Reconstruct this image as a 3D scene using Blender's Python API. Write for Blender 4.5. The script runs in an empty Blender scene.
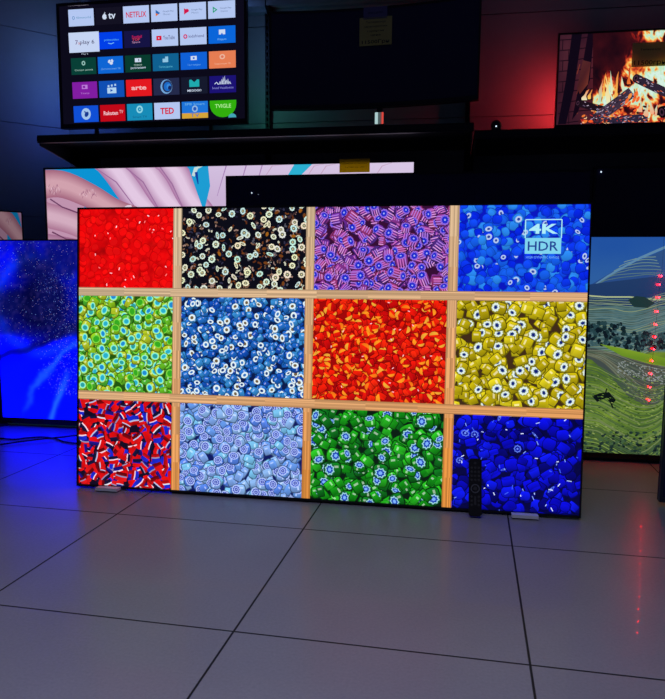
import bpy, math, random
import numpy as np
from mathutils import Matrix, Vector, noise
random.seed(7)
SC = bpy.context.scene
COL = SC.collection
# ------------------------------------------------------------------ camera (solved from the floor tiles and the big television)
F, PITCH, ROLL, CAMH = 675.69, 0.11906, 0.0081, 0.7325
CX, CY = 337.71, 360.89
fw = Vector((0, math.cos(PITCH), -math.sin(PITCH)))
r0 = Vector((1, 0, 0)); u0 = r0.cross(fw)
rt = math.cos(ROLL)*r0 + math.sin(ROLL)*u0
up = -math.sin(ROLL)*r0 + math.cos(ROLL)*u0
CAM = Vector((0, 0, CAMH))
cd = bpy.data.cameras.new('camera'); co = bpy.data.objects.new('camera', cd); COL.objects.link(co)
m3 = Matrix((rt, up, -fw)).transposed()
co.matrix_world = Matrix.Translation(CAM) @ m3.to_4x4()
cd.sensor_fit = 'HORIZONTAL'; cd.sensor_width = 36; cd.lens = F/665*36; cd.clip_start = .02
cd.shift_x = (332.5-CX)/665; cd.shift_y = (CY-349.5)/665
SC.camera = co
def ray(px, py): return fw + rt*((px-CX)/F) + up*(-(py-CY)/F)

# ------------------------------------------------------------------ materials
def lin(c):
    c = c/255.0
    return c/12.92 if c <= .04045 else ((c+.055)/1.055)**2.4
def S(r, g, b): return (lin(r), lin(g), lin(b))
def mat(name, color, rough=.5, metal=0, emit=None, strength=1, spec=.5, bump=0, bscale=60, var=0):
    m = bpy.data.materials.new(name); m.use_nodes = True
    nt = m.node_tree; b = nt.nodes['Principled BSDF']
    b.inputs['Base Color'].default_value = (*color, 1); b.inputs['Roughness'].default_value = rough
    b.inputs['Metallic'].default_value = metal; b.inputs['Specular IOR Level'].default_value = spec
    if emit: b.inputs['Emission Color'].default_value = (*emit, 1); b.inputs['Emission Strength'].default_value = strength
    if bump or var:
        n = nt.nodes.new('ShaderNodeTexNoise'); n.inputs['Scale'].default_value = bscale
        tc = nt.nodes.new('ShaderNodeTexCoord'); nt.links.new(tc.outputs['Object'], n.inputs['Vector'])
        if bump:
            bp = nt.nodes.new('ShaderNodeBump'); bp.inputs['Strength'].default_value = bump; bp.inputs['Distance'].default_value = .002
            nt.links.new(n.outputs['Fac'], bp.inputs['Height']); nt.links.new(bp.outputs['Normal'], b.inputs['Normal'])
        if var:
            mx = nt.nodes.new('ShaderNodeMixRGB'); mx.inputs[1].default_value = (*[c*(1-var) for c in color], 1)
            mx.inputs[2].default_value = (*[min(1, c*(1+var)) for c in color], 1)
            nt.links.new(n.outputs['Fac'], mx.inputs[0]); nt.links.new(mx.outputs[0], b.inputs['Base Color'])
    return m
def screen_mat(name, strength, rough=.22, spec=.35):
    m = bpy.data.materials.new(name); m.use_nodes = True
    nt = m.node_tree; b = nt.nodes['Principled BSDF']
    b.inputs['Base Color'].default_value = (.004, .004, .006, 1); b.inputs['Roughness'].default_value = rough
    b.inputs['Specular IOR Level'].default_value = spec
    a = nt.nodes.new('ShaderNodeVertexColor'); a.layer_name = 'pic'
    nt.links.new(a.outputs['Color'], b.inputs['Emission Color']); b.inputs['Emission Strength'].default_value = strength
    return m
M = {}
M['bezel'] = mat('black bezel plastic', (.006, .006, .009), .3, bump=.05, bscale=300)
M['bezel_blue'] = mat('slate bezel metal', (.05, .06, .09), .35, .6, bump=.05, bscale=300)
M['back'] = mat('matt black back cover', (.01, .01, .012), .6, bump=.2, bscale=200)
M['glass'] = mat('switched off screen glass', (.02, .02, .075), .16, spec=.5)
M['wallpanel'] = mat('grey painted steel wall panel', (.36, .37, .38), .5, bump=.15, bscale=25, var=.05)
M['shelf'] = mat('black painted shelf steel', (.012, .012, .016), .45, .3, bump=.1, bscale=120)
M['uppershelf'] = mat('grey painted shelf steel', (.30, .36, .40), .4, .1, bump=.1, bscale=120)
M['post'] = mat('black slotted post steel', (.015, .015, .02), .45, .5)
M['foot'] = mat('pale grey plastic foot', (.80, .82, .88), .5, bump=.1)
M['remote'] = mat('black remote plastic', (.012, .012, .014), .35, bump=.1, bscale=400)
M['button'] = mat('dark grey rubber button', (.045, .045, .05), .5)
M['silver'] = mat('silver remote ring', (.30, .31, .33), .3, .8)
M['cable'] = mat('black cable rubber', (.006, .006, .008), .4)
M['ink'] = mat('printed black ink', (.01, .01, .01), .6)
M['stand_light'] = mat('white standby light', (.5, .5, .5), .4, emit=(.7, .85, 1), strength=1.2)
M['stand_dim'] = mat('dim standby light', (.3, .3, .3), .4, emit=(.5, .6, .9), strength=.35)
M['red_led'] = mat('red led lens', (.5, .02, .02), .3, emit=(1, .0006, .0013), strength=480)
M['red_strip'] = mat('red led strip', (.3, .02, .02), .4, emit=(1, .03, .05), strength=30)
M['lens'] = mat('camera lens glass', (.01, .01, .02), .1)
def paper(name, color, trans):
    m = bpy.data.materials.new(name); m.use_nodes = True
    nt = m.node_tree; b = nt.nodes['Principled BSDF']; out = nt.nodes['Material Output']
    b.inputs['Base Color'].default_value = (*color, 1); b.inputs['Roughness'].default_value = .7
    n = nt.nodes.new('ShaderNodeTexNoise'); n.inputs['Scale'].default_value = 90
    bp = nt.nodes.new('ShaderNodeBump'); bp.inputs['Strength'].default_value = .1; bp.inputs['Distance'].default_value = .001
    nt.links.new(n.outputs['Fac'], bp.inputs['Height']); nt.links.new(bp.outputs['Normal'], b.inputs['Normal'])
    t = nt.nodes.new('ShaderNodeBsdfTranslucent'); t.inputs['Color'].default_value = (*color, 1)
    mx = nt.nodes.new('ShaderNodeMixShader'); mx.inputs[0].default_value = trans
    nt.links.new(b.outputs[0], mx.inputs[1]); nt.links.new(t.outputs[0], mx.inputs[2]); nt.links.new(mx.outputs[0], out.inputs['Surface'])
    return m
M['yellow_paper'] = paper('yellow tag paper', (.75, .60, .02), .6)
M['olive_paper'] = paper('olive tag paper', (.85, .78, .25), .3)
M['blue_paper'] = paper('pale blue tag paper', (.22, .22, .45), .3)

# ------------------------------------------------------------------ mesh helpers
class MB:
    def __init__(s): s.v = []; s.f = []
    def box(s, x0, x1, y0, y1, z0, z1, bev=0):
        if bev:
            b = min(bev, (x1-x0)*.45, (z1-z0)*.45)
            ring = [(x0+b, z0), (x1-b, z0), (x1, z0+b), (x1, z1-b), (x1-b, z1), (x0+b, z1), (x0, z1-b), (x0, z0+b)]
            return s.prism(ring, y0, y1)
        i = len(s.v)
        s.v += [(x, y, z) for z in (z0, z1) for y in (y0, y1) for x in (x0, x1)]
        s.f += [[i+a for a in q] for q in ((0, 2, 3, 1), (4, 5, 7, 6), (0, 1, 5, 4), (2, 6, 7, 3), (0, 4, 6, 2), (1, 3, 7, 5))]
    def prism(s, ring, y0, y1):
        i = len(s.v); n = len(ring)
        s.v += [(x, y0, z) for x, z in ring] + [(x, y1, z) for x, z in ring]
        s.f.append([i+k for k in range(n)]); s.f.append([i+n+k for k in reversed(range(n))])
        for k in range(n): a = (k+1) % n; s.f.append([i+a, i+k, i+n+k, i+n+a])
    def prism_x(s, ring, x0, x1):
        i = len(s.v); n = len(ring)
        s.v += [(x0, y, z) for y, z in ring] + [(x1, y, z) for y, z in ring]
        s.f.append([i+k for k in reversed(range(n))]); s.f.append([i+n+k for k in range(n)])
        for k in range(n): a = (k+1) % n; s.f.append([i+k, i+a, i+n+a, i+n+k])
    def frame(s, x0, x1, z0, z1, t, y0, y1, tb=None, tt=None):
        tb = tb or t; tt = tt or t; i = len(s.v)
        o = [(x0, z0), (x1, z0), (x1, z1), (x0, z1)]; n = [(x0+t, z0+tb), (x1-t, z0+tb), (x1-t, z1-tt), (x0+t, z1-tt)]
        for y in (y0, y1): s.v += [(x, y, z) for x, z in o] + [(x, y, z) for x, z in n]
        for k in range(4):
            a = (k+1) % 4
            s.f += [[i+k, i+a, i+4+a, i+4+k], [i+8+a, i+8+k, i+12+k, i+12+a], [i+a, i+k, i+8+k, i+8+a], [i+4+k, i+4+a, i+12+a, i+12+k]]
    def sphere(s, c, r, n=10, m=6):
        i = len(s.v)
        for a in range(m+1):
            t = math.pi*a/m
            for b in range(n):
                p = 2*math.pi*b/n
                s.v.append((c[0]+r*math.sin(t)*math.cos(p), c[1]+r*math.sin(t)*math.sin(p), c[2]+r*math.cos(t)))
        for a in range(m):
            for b in range(n):
                s.f.append([i+a*n+b, i+(a+1)*n+b, i+(a+1)*n+(b+1) % n, i+a*n+(b+1) % n])
    def disc(s, c, r, y0, y1, n=20, inner=0):
        ring = [(c[0]+r*math.cos(2*math.pi*k/n), c[1]+r*math.sin(2*math.pi*k/n)) for k in range(n)]
        if not inner: return s.prism(ring, y0, y1)
        i = len(s.v)
        for rr in (r, inner):
            for y in (y0, y1): s.v += [(c[0]+rr*math.cos(2*math.pi*k/n), y, c[1]+rr*math.sin(2*math.pi*k/n)) for k in range(n)]
        for k in range(n):
            a = (k+1) % n
            s.f += [[i+k, i+a, i+2*n+a, i+2*n+k], [i+n+a, i+n+k, i+3*n+k, i+3*n+a], [i+a, i+k, i+n+k, i+n+a], [i+2*n+k, i+2*n+a, i+3*n+a, i+3*n+k]]
    def tube(s, pts, r, n=8):
        i = len(s.v); L = len(pts)
        for k, p in enumerate(pts):
            p = Vector(p); d = (Vector(pts[min(k+1, L-1)])-Vector(pts[max(k-1, 0)])).normalized()
            a = d.cross(Vector((0, 0, 1)));
            if a.length < .1: a = d.cross(Vector((0, 1, 0)))
            a.normalize(); b = d.cross(a)
            for q in range(n):
                t = 2*math.pi*q/n; s.v.append(tuple(p+a*r*math.cos(t)+b*r*math.sin(t)))
        for k in range(L-1):
            for q in range(n): s.f.append([i+k*n+q, i+k*n+(q+1) % n, i+(k+1)*n+(q+1) % n, i+(k+1)*n+q])
        s.f.append([i+q for q in reversed(range(n))]); s.f.append([i+(L-1)*n+q for q in range(n)])
    def build(s, name, material, parent=None, loc=None, smooth=False):
        me = bpy.data.meshes.new(name); me.from_pydata(s.v, [], s.f); me.materials.append(material); me.update()
        if smooth: me.polygons.foreach_set('use_smooth', [True]*len(me.polygons))
        o = bpy.data.objects.new(name, me); COL.objects.link(o)
        if parent: o.parent = parent
        if loc is not None: o.location = loc
        return o
def tag(o, label=None, cat=None, group=None, kind=None):
    for k, v in (('label', label), ('category', cat), ('group', group), ('kind', kind)):
        if v: o[k] = v
    return o
def empty(name, mw, label=None, cat=None, group=None):
    o = bpy.data.objects.new(name, None); COL.objects.link(o); o.matrix_world = mw; o.empty_display_size = .05
    return tag(o, label, cat, group)

class Plane:
    """An upright (or slightly leaning) plane: D = its distance along its own normal, at the floor."""
    def __init__(s, D, yaw, lean=0):
        s.U = Vector((math.cos(yaw), math.sin(yaw), 0)); n = Vector((-math.sin(yaw), math.cos(yaw), 0))
        s.V = Vector((0, 0, 1))*math.cos(lean) + n*math.sin(lean); s.N = s.U.cross(s.V)*-1
        s.N = -s.N if s.N.dot(n) < 0 else s.N
        s.O = n*D
    def uv(s, px, py):
        d = ray(px, py); t = (s.O-CAM).dot(s.N)/d.dot(s.N); p = CAM+d*t-s.O
        return p.dot(s.U), p.dot(s.V)
    def at(s, u, v=0, d=0): return s.O+s.U*u+s.V*v+s.N*d
    def matrix(s, u, v=0, d=0):
        m = Matrix((s.U, s.N, s.V)).transposed().to_4x4(); m.translation = s.at(u, v, d); return m

_tc = {}
def text_mesh(txt, bold=0):
    k = (txt, bold)
    if k in _tc: return _tc[k]
    c = bpy.data.curves.new('t', 'FONT'); c.body = txt; c.size = 1; c.align_x = 'CENTER'; c.resolution_u = 2; c.offset = bold
    o = bpy.data.objects.new('t', c); COL.objects.link(o); bpy.context.view_layer.update()
    me = bpy.data.meshes.new_from_object(o.evaluated_get(bpy.context.evaluated_depsgraph_get()))
    v = np.array([x.co[:2] for x in me.vertices]) if len(me.vertices) else np.zeros((1, 2))
    f = [list(p.vertices) for p in me.polygons]
    bpy.data.objects.remove(o); bpy.data.curves.remove(c); bpy.data.meshes.remove(me)
    mn, mx = v.min(0), v.max(0); v = (v-(mn+mx)/2)/(mx[1]-mn[1] if mx[1] > mn[1] else 1)
    _tc[k] = (v, f); return _tc[k]

class Pic:
    """The picture a screen shows: coloured polygons in the screen's own metres, stacked in paint order."""
    def __init__(s, w, h, res=.004, dz=2e-5):
        s.w, s.h, s.res, s.dz = w, h, res, dz; s.v = []; s.f = []; s.c = []; s.map = lambda x, y: (x, y)
        s.lv = np.zeros((int(h/res)+2, int(w/res)+2), int); s.clip = (0, w, 0, h)
    def _level(s, P):
        a = np.array(P); i0, j0 = np.floor(np.maximum(a.min(0), 0)/s.res).astype(int); i1, j1 = np.floor(a.max(0)/s.res).astype(int)
        sl = s.lv[max(j0, 0):j1+1, max(i0, 0):i1+1]
        if sl.size == 0: return 1
        l = sl.max()+1; sl[:] = l; return l
    def poly(s, P, col, level=None):
        x0, x1, y0, y1 = s.clip
        P = [(min(max(x, x0), x1), min(max(y, y0), y1)) for x, y in (s.map(*p) for p in P)]
        a = np.array(P)
        if np.ptp(a[:, 0]) < 1e-5 or np.ptp(a[:, 1]) < 1e-5: return
        l = level if level is not None else s._level(P)
        i = len(s.v); s.v += [(x-s.w/2, -l*s.dz, y) for x, y in P]; s.f.append(list(range(i, i+len(P))))
        s.c += list(col) if isinstance(col[0], (tuple, list)) else [col]*len(P)
    def ell(s, x, y, a, b, ang, col, n=12, col2=None):
        ca, sa = math.cos(ang), math.sin(ang); P = []; C = []
        for k in range(n):
            t = 2*math.pi*k/n; ux, uy = a*math.cos(t), b*math.sin(t)
            P.append((x+ux*ca-uy*sa, y+ux*sa+uy*ca))
            if col2:
                w = .5+.5*(P[-1][1]-y)/max(a, b); C.append(tuple(col2[q]*(1-w)+col[q]*w for q in range(3)))
        s.poly(P, C if col2 else col)
    def star(s, x, y, r1, r2, n, ang, sq, rot, col):
        ca, sa = math.cos(ang), math.sin(ang); P = []
        for k in range(2*n):
            r = r1 if k % 2 else r2; t = math.pi*k/n+rot; ux, uy = r*sq*math.cos(t), r*math.sin(t)
            P.append((x+ux*ca-uy*sa, y+ux*sa+uy*ca))
        s.poly(P, col)
    def strip(s, pts, w, col, w1=None):
        n = len(pts); L = []; R = []
        for k, p in enumerate(pts):
            a = pts[max(k-1, 0)]; b = pts[min(k+1, n-1)]; dx, dy = b[0]-a[0], b[1]-a[1]; q = math.hypot(dx, dy) or 1
            ww = (w+((w1 if w1 is not None else w)-w)*k/max(n-1, 1))/2
            L.append((p[0]-dy/q*ww, p[1]+dx/q*ww)); R.append((p[0]+dy/q*ww, p[1]-dx/q*ww))
        lvl = s._level([s.map(*p) for p in L+R])
        for k in range(n-1): s.poly([L[k], L[k+1], R[k+1], R[k]], col, lvl)
    def grid(s, x0, x1, y0, y1, nx, ny, fn):
        lvl = s._level([s.map(x0, y0), s.map(x1, y1), s.map(x0, y1), s.map(x1, y0)])
        X = [x0+(x1-x0)*i/nx for i in range(nx+1)]; Y = [y0+(y1-y0)*j/ny for j in range(ny+1)]
        C = [[tuple(max(0, c) for c in fn(x, y)) for x in X] for y in Y]
        for j in range(ny):
            for i in range(nx):
                s.poly([(X[i], Y[j]), (X[i+1], Y[j]), (X[i+1], Y[j+1]), (X[i], Y[j+1])], (C[j][i], C[j][i+1], C[j+1][i+1], C[j+1][i]), lvl)
    def text(s, txt, x, y, h, col, wide=None, bold=0, flip=1, tall=None):
        v, f = text_mesh(txt, bold)
        k = h if wide is None else wide/max(1e-6, np.ptp(v[:, 0]))
        P = [(x+a*k, y+b*h*flip) for a, b in v]
        lvl = s._level([s.map(*p) for p in P])
        for q in f: s.poly([P[i] for i in q], col, lvl)
    def build(s, name, material, parent, z, y):
        me = bpy.data.meshes.new(name); me.from_pydata(s.v, [], s.f)
        a = me.color_attributes.new('pic', 'FLOAT_COLOR', 'POINT')
        a.data.foreach_set('color', np.array([(*c, 1) for c in s.c], dtype=np.float32).ravel())
        me.materials.append(material); me.update()
        o = bpy.data.objects.new(name, me); COL.objects.link(o); o.parent = parent; o.location = (0, y, z); return o

def smooth2(P, n=5):
    P = [Vector((a, b)) for a, b in P]; out = []
    for i in range(len(P)-1):
        p0 = P[max(i-1, 0)]; p1 = P[i]; p2 = P[i+1]; p3 = P[min(i+2, len(P)-1)]
        for k in range(n):
            t = k/n; out.append(.5*((2*p1)+(p2-p0)*t+(2*p0-5*p1+4*p2-p3)*t*t+(3*p1-p0-3*p2+p3)*t*t*t))
    return out+[P[-1]]
def jit(c, k): return tuple(max(0, q*(1+random.uniform(-k, k))) for q in c)
def mul(c, k): return tuple(q*k for q in c)
def mix(a, b, t): t = min(max(t, 0), 1); return tuple(a[i]*(1-t)+b[i]*t for i in range(3))
def fb(x, y, s=0, o=4): return noise.fractal(Vector((x, y, s*7.3)), 1.0, 2.0, o)

# ------------------------------------------------------------------ a television
def television(label, P, rect, depth=.05, t=.006, tb=None, tt=None, cat='television', group=None, name='television',
               bezel='bezel', feet=None, pic=None, smat=None, lights=(), bz=.004, foot_mat='bezel', back_bump=True):
    """rect = (u0, u1, v0, v1) on plane P; returns the root. local x right, y back, z up, origin at the base centre."""
    u0, u1, v0, v1 = rect; w, h = u1-u0, v1-v0; tb = tb or t; tt = tt or t
    root = empty(name, P.matrix((u0+u1)/2, v0), label, cat, group)
    b = MB(); b.frame(-w/2, w/2, 0, h, t, -bz, .012, tb, tt); bezel_o = b.build('bezel', M[bezel], root)
    b = MB(); b.box(-w/2+.001, w/2-.001, .012, .026, .001, h-.001)
    if back_bump: b.box(-w*.36, w*.36, .026, depth, .02, h*.6, .02)
    b.build('back_cover', M['back'], root)
    if pic is None:
        b = MB(); b.box(-w/2+t-.0005, w/2-t+.0005, .001, .012, tb-.0005, h-tt+.0005); b.build('screen', M['glass'], root)
    else:
        pc = pic(w-2*t, h-tb-tt); pc.build('screen', smat, root, tb, .0025)
    for (x, fx, fh, fd) in (feet or []):
        b = MB()
        b.box(x-fx/2, x+fx/2, -fd, fd+.02, -fh, -fh+min(.012, fh)); b.box(x-fx/4, x+fx/4, .004, .02, -fh+min(.012, fh)*.5, .002)
        b.build('foot', M[foot_mat], root)
    for (x, z, r, mm) in lights:
        b = MB(); b.sphere((x, -bz, z), r); b.build('standby_light', M[mm], bezel_o)
    return root

YW = -.165           # the way the shelving runs
# ================================================================== SETTING
GY, GX0, GY0, TILE = -.19426, -.68634, 2.04214, .6
b = MB(); b.box(-6, 6, -6, 6, -.05, 0)
fm = bpy.data.materials.new('polished grey floor tiles'); fm.use_nodes = True
nt = fm.node_tree; B = nt.nodes['Principled BSDF']
def N(t, **k):
    n = nt.nodes.new(t)
    for a, v in k.items(): setattr(n, a, v)
    return n
def math_(op, a, bb=None):
    n = N('ShaderNodeMath', operation=op)
    for i, q in enumerate((a, bb)):
        if q is None: continue
        if isinstance(q, (int, float)): n.inputs[i].default_value = q
        else: nt.links.new(q, n.inputs[i])
    return n.outputs[0]
tc = N('ShaderNodeTexCoord'); sx = N('ShaderNodeSeparateXYZ'); nt.links.new(tc.outputs['Object'], sx.inputs[0])
def edge(o):
    fr = math_('FRACT', math_('ADD', math_('DIVIDE', o, TILE), 100))
    return math_('MINIMUM', fr, math_('SUBTRACT', 1, fr))
e = math_('MULTIPLY', math_('MINIMUM', edge(sx.outputs[0]), edge(sx.outputs[1])), TILE)
mr = N('ShaderNodeMapRange'); nt.links.new(e, mr.inputs[0]); mr.inputs[1].default_value = .0016; mr.inputs[2].default_value = .0030
nz = N('ShaderNodeTexNoise'); nz.inputs['Scale'].default_value = 3.0; nz.inputs['Detail'].default_value = 5; nt.links.new(tc.outputs['Object'], nz.inputs['Vector'])
n2 = N('ShaderNodeTexNoise'); n2.inputs['Scale'].default_value = 160; nt.links.new(tc.outputs['Object'], n2.inputs['Vector'])
cr = N('ShaderNodeMixRGB'); cr.inputs[1].default_value = (.275, .262, .305, 1); cr.inputs[2].default_value = (.365, .348, .395, 1); nt.links.new(nz.outputs['Fac'], cr.inputs[0])
c2 = N('ShaderNodeMixRGB', blend_type='MULTIPLY'); c2.inputs[0].default_value = .25; nt.links.new(cr.outputs[0], c2.inputs[1]); nt.links.new(n2.outputs['Fac'], c2.inputs[2])
c3 = N('ShaderNodeMixRGB'); c3.inputs[1].default_value = (.02, .02, .024, 1); nt.links.new(mr.outputs[0], c3.inputs[0]); nt.links.new(c2.outputs[0], c3.inputs[2])
nt.links.new(c3.outputs[0], B.inputs['Base Color'])
r3 = N('ShaderNodeMapRange'); nt.links.new(mr.outputs[0], r3.inputs[0]); r3.inputs[3].default_value = .8; r3.inputs[4].default_value = .33
nt.links.new(r3.outputs[0], B.inputs['Roughness'])
B.inputs['Specular IOR Level'].default_value = .10; B.inputs['Coat Weight'].default_value = .06; B.inputs['Coat Roughness'].default_value = .0
bp = N('ShaderNodeBump'); bp.inputs['Strength'].default_value = .6; bp.inputs['Distance'].default_value = .002; nt.links.new(mr.outputs[0], bp.inputs['Height'])
nt.links.new(bp.outputs[0], B.inputs['Normal'])
fl = b.build('floor', fm); fl.location = (GX0, GY0, 0); fl.rotation_euler = (0, 0, GY); tag(fl, kind='structure')

PW = Plane(3.55, YW)
uc, _ = PW.uv(66, 60)      # where the angled wall meets the back wall, hidden behind a television
zs1 = PW.uv(515, 116)[1]; zs2 = PW.uv(553, 11)[1]
def wall(name, P, u0, u1):
    b = MB(); seams = [0, zs1-(zs2-zs1)*2, zs1-(zs2-zs1), zs1, zs2, zs2+(zs2-zs1), 3.0]
    for a, c in zip(seams, seams[1:]):
        b.box(u0, u1, 0, .03, a+.0025, c-.0025)
    b.box(u0, u1, .012, .06, 0, 3.0)
    o = b.build(name, M['wallpanel']); o.matrix_world = P.matrix(0); return tag(o, kind='structure')
wall('wall_back', PW, uc, uc+4.2)
corner = PW.at(uc)
YL = .60
nL = Vector((-math.sin(YL), math.cos(YL), 0)); PL = Plane(corner.dot(nL), YL)
ucl = (corner-PL.O).dot(PL.U)
wall('wall_left', PL, ucl-2.4, ucl)

# slotted upright posts of the shelving
u_post, _ = PW.uv(269, 80)
pitch_u = 1.02
def post(u, label):
    root = empty('upright_post', PW.matrix(u, 0, -.035), label, 'shelf post', 'black slotted posts of the shelving')
    b = MB(); z = 0
    b.box(-.011, -.0045, 0, .034, 0, 2.7); b.box(.0045, .011, 0, .034, 0, 2.7); b.box(-.011, .011, .02, .034, 0, 2.7)
    while z < 2.7:
        b.box(-.0045, .0045, 0, .02, z, z+.012); z += .032
    b.build('slotted_rail', M['post'], root)
    b = MB(); b.box(-.02, .02, -.03, .034, 0, .02); b.build('base_plate', M['post'], root)
    return root
post(u_post, 'black slotted shelf post right of the television showing app tiles')
post(u_post+pitch_u, 'black slotted shelf post left of the red glow, by the fireplace television')
post(u_post+2*pitch_u, 'black slotted shelf post hidden behind the fireplace television')

# shelves
PS = Plane(2.98, YW)
zsh = PS.uv(235, 129.5)[1]; us0 = PS.uv(37, 134)[0]; us1 = PS.uv(474, 122)[0]
zsr = PS.uv(520, 129.0)[1]
def shelf(u0, u1, ztop, th, label, D0, mt, P=PS, brk=True, depth=None):
    d = depth or (3.55-.002-D0)
    root = empty('wall_shelf', P.matrix((u0+u1)/2, ztop), label, 'shelf', None); w = u1-u0
    b = MB(); b.box(-w/2, w/2, .0, d, -.006, 0); b.box(-w/2, w/2, 0, .004, -th, -.006); b.box(-w/2, w/2, .004, .02, -th, -th+.004)
    b.build('shelf_board', M[mt], root)
    if brk:
        for x in (-w/2+.004, w/2-.008):
            b = MB(); b.prism_x([(0.01, -.007), (d, -.007), (d, -.12), (d-.04, -.12), (.01, -th-.012)], x, x+.004)
            b.build('bracket', M['shelf'], root)
    b = MB(); b.box(-w/2, w/2, -.003, 0, -th+.006, -.008); b.build('price_rail', M['bezel'], root)
    return root
shelf(us0, us1, zsh, .034, 'long black shelf carrying the app tile television and the curved one', 2.98, 'shelf')
shelf(us1+.003, us1+1.5, zsr, .034, 'black shelf set slightly lower under the fireplace television', 2.98, 'shelf')
zup = PW.uv(300, 14)[1]
PU = Plane(3.34, YW)
u0u = PU.uv(266, 5)[0]
def upper(u0, u1, label, full=True):
    root = empty('wall_shelf', PU.matrix((u0+u1)/2, zup), label, 'shelf'); w = u1-u0
    b = MB(); b.box(-w/2, w/2, 0, .2, 0, .006); b.box(-w/2, w/2, 0, .004, -.03, 0)
    for k in (.06, .12): b.box(-w/2, w/2, k, k+.012, -.012, 0)
    b.build('shelf_board', M['uppershelf'], root)
    for x in ((-w/2, w/2-.004) if full else (w/2-.004,)):
        b = MB(); b.prism_x([(0.01, 0), (.2, 0), (.2, -.09), (.17, -.09), (.01, -.03)], x, x+.004); b.build('bracket', M['shelf'], root)
upper(u0u, u0u+pitch_u-.01, 'grey top shelf seen from below above the curved television')
upper(u0u-pitch_u, u0u-.006, 'grey top shelf seen from below above the app tile television', False)
PLU = Plane(corner.dot(nL)-.21, YL)
root = empty('wall_shelf', PLU.matrix(ucl-.95, zup-.01), 'grey top shelf on the angled left wall, seen from below', 'shelf')
b = MB(); b.box(-.6, .6, 0, .2, 0, .006); b.box(-.6, .6, 0, .004, -.03, 0); b.box(-.6, .6, .1, .112, -.012, 0); b.build('shelf_board', M['uppershelf'], root)
b = MB(); b.prism_x([(0.01, 0), (.2, 0), (.2, -.09), (.17, -.09), (.01, -.03)], -.6, -.596); b.build('bracket', M['shelf'], root)

# low display deck along the wall
PD = Plane(3.16, YW)
root = empty('display_deck', PD.matrix(0.2, 0), 'low black display deck along the foot of the back wall', 'display deck')
b = MB(); b.box(-1.6, 1.9, .0, .3, .17, .19, .0); b.build('deck_board', M['shelf'], root)
b = MB(); b.box(-1.6, 1.9, .03, .05, 0, .17); b.build('kick_plate', M['shelf'], root)

# ================================================================== MAIN TELEVISION
PM = Plane(0, -.17109, .07422)
nM = Vector((math.sin(.17109), math.cos(.17109), 0)); PM.O = nM*nM.dot(Vector((-.92082, 2.31281, 0)))
um0 = (Vector((-.92082, 2.31281, 0))-PM.O).dot(PM.U)+.006; um1 = um0+1.69673
vm0, vm1 = .006, .976
TB = .007
def loc_main(px, py):
    u, v = PM.uv(px, py); return u-um0-.005, v-vm0-TB

def cyl(p, x, y, r, ang, L, sq, body, dark, n=10, hl=True, ol=.4):
    """the side of one glass bead: a short rounded cylinder running back from its end at (x, y)"""
    ca, sa = math.cos(ang), math.sin(ang); L = L*.8
    def shape(r, e):
        P = []
        for k in range(7):
            t = math.pi/2+math.pi*k/6; ux, uy = -L-e+r*sq*.55*math.cos(t), r*math.sin(t)
            P.append((x+ux*ca-uy*sa, y+ux*sa+uy*ca))
        return P+[(x+sa*r+ca*e, y-ca*r+sa*e), (x-sa*r+ca*e, y+ca*r+sa*e)]
    p.poly(shape(r*1.16, r*.12), mul(dark, ol)); p.ell(x, y, r*sq*1.14, r*1.14, ang, mul(dark, ol*1.2), 10)
    P = shape(r, 0); C = []
    for q in P:
        w = .55+.75*(q[1]-y+L*sa*.5)/r-.25*(q[0]-x+L*ca*.5)/r; C.append(mix(dark, body, w))
    p.poly(P, C)
    if hl:
        o = .38 if ca > 0 else -.38
        x2, y2 = x-sa*r*o-ca*sq*r*.6, y+ca*r*o-sa*sq*r*.6
        p.strip([(x2, y2), (x2-ca*L*.7, y2-sa*L*.7)], r*.34, mix(body, (1, 1, 1), .28))
K = .00336
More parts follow.
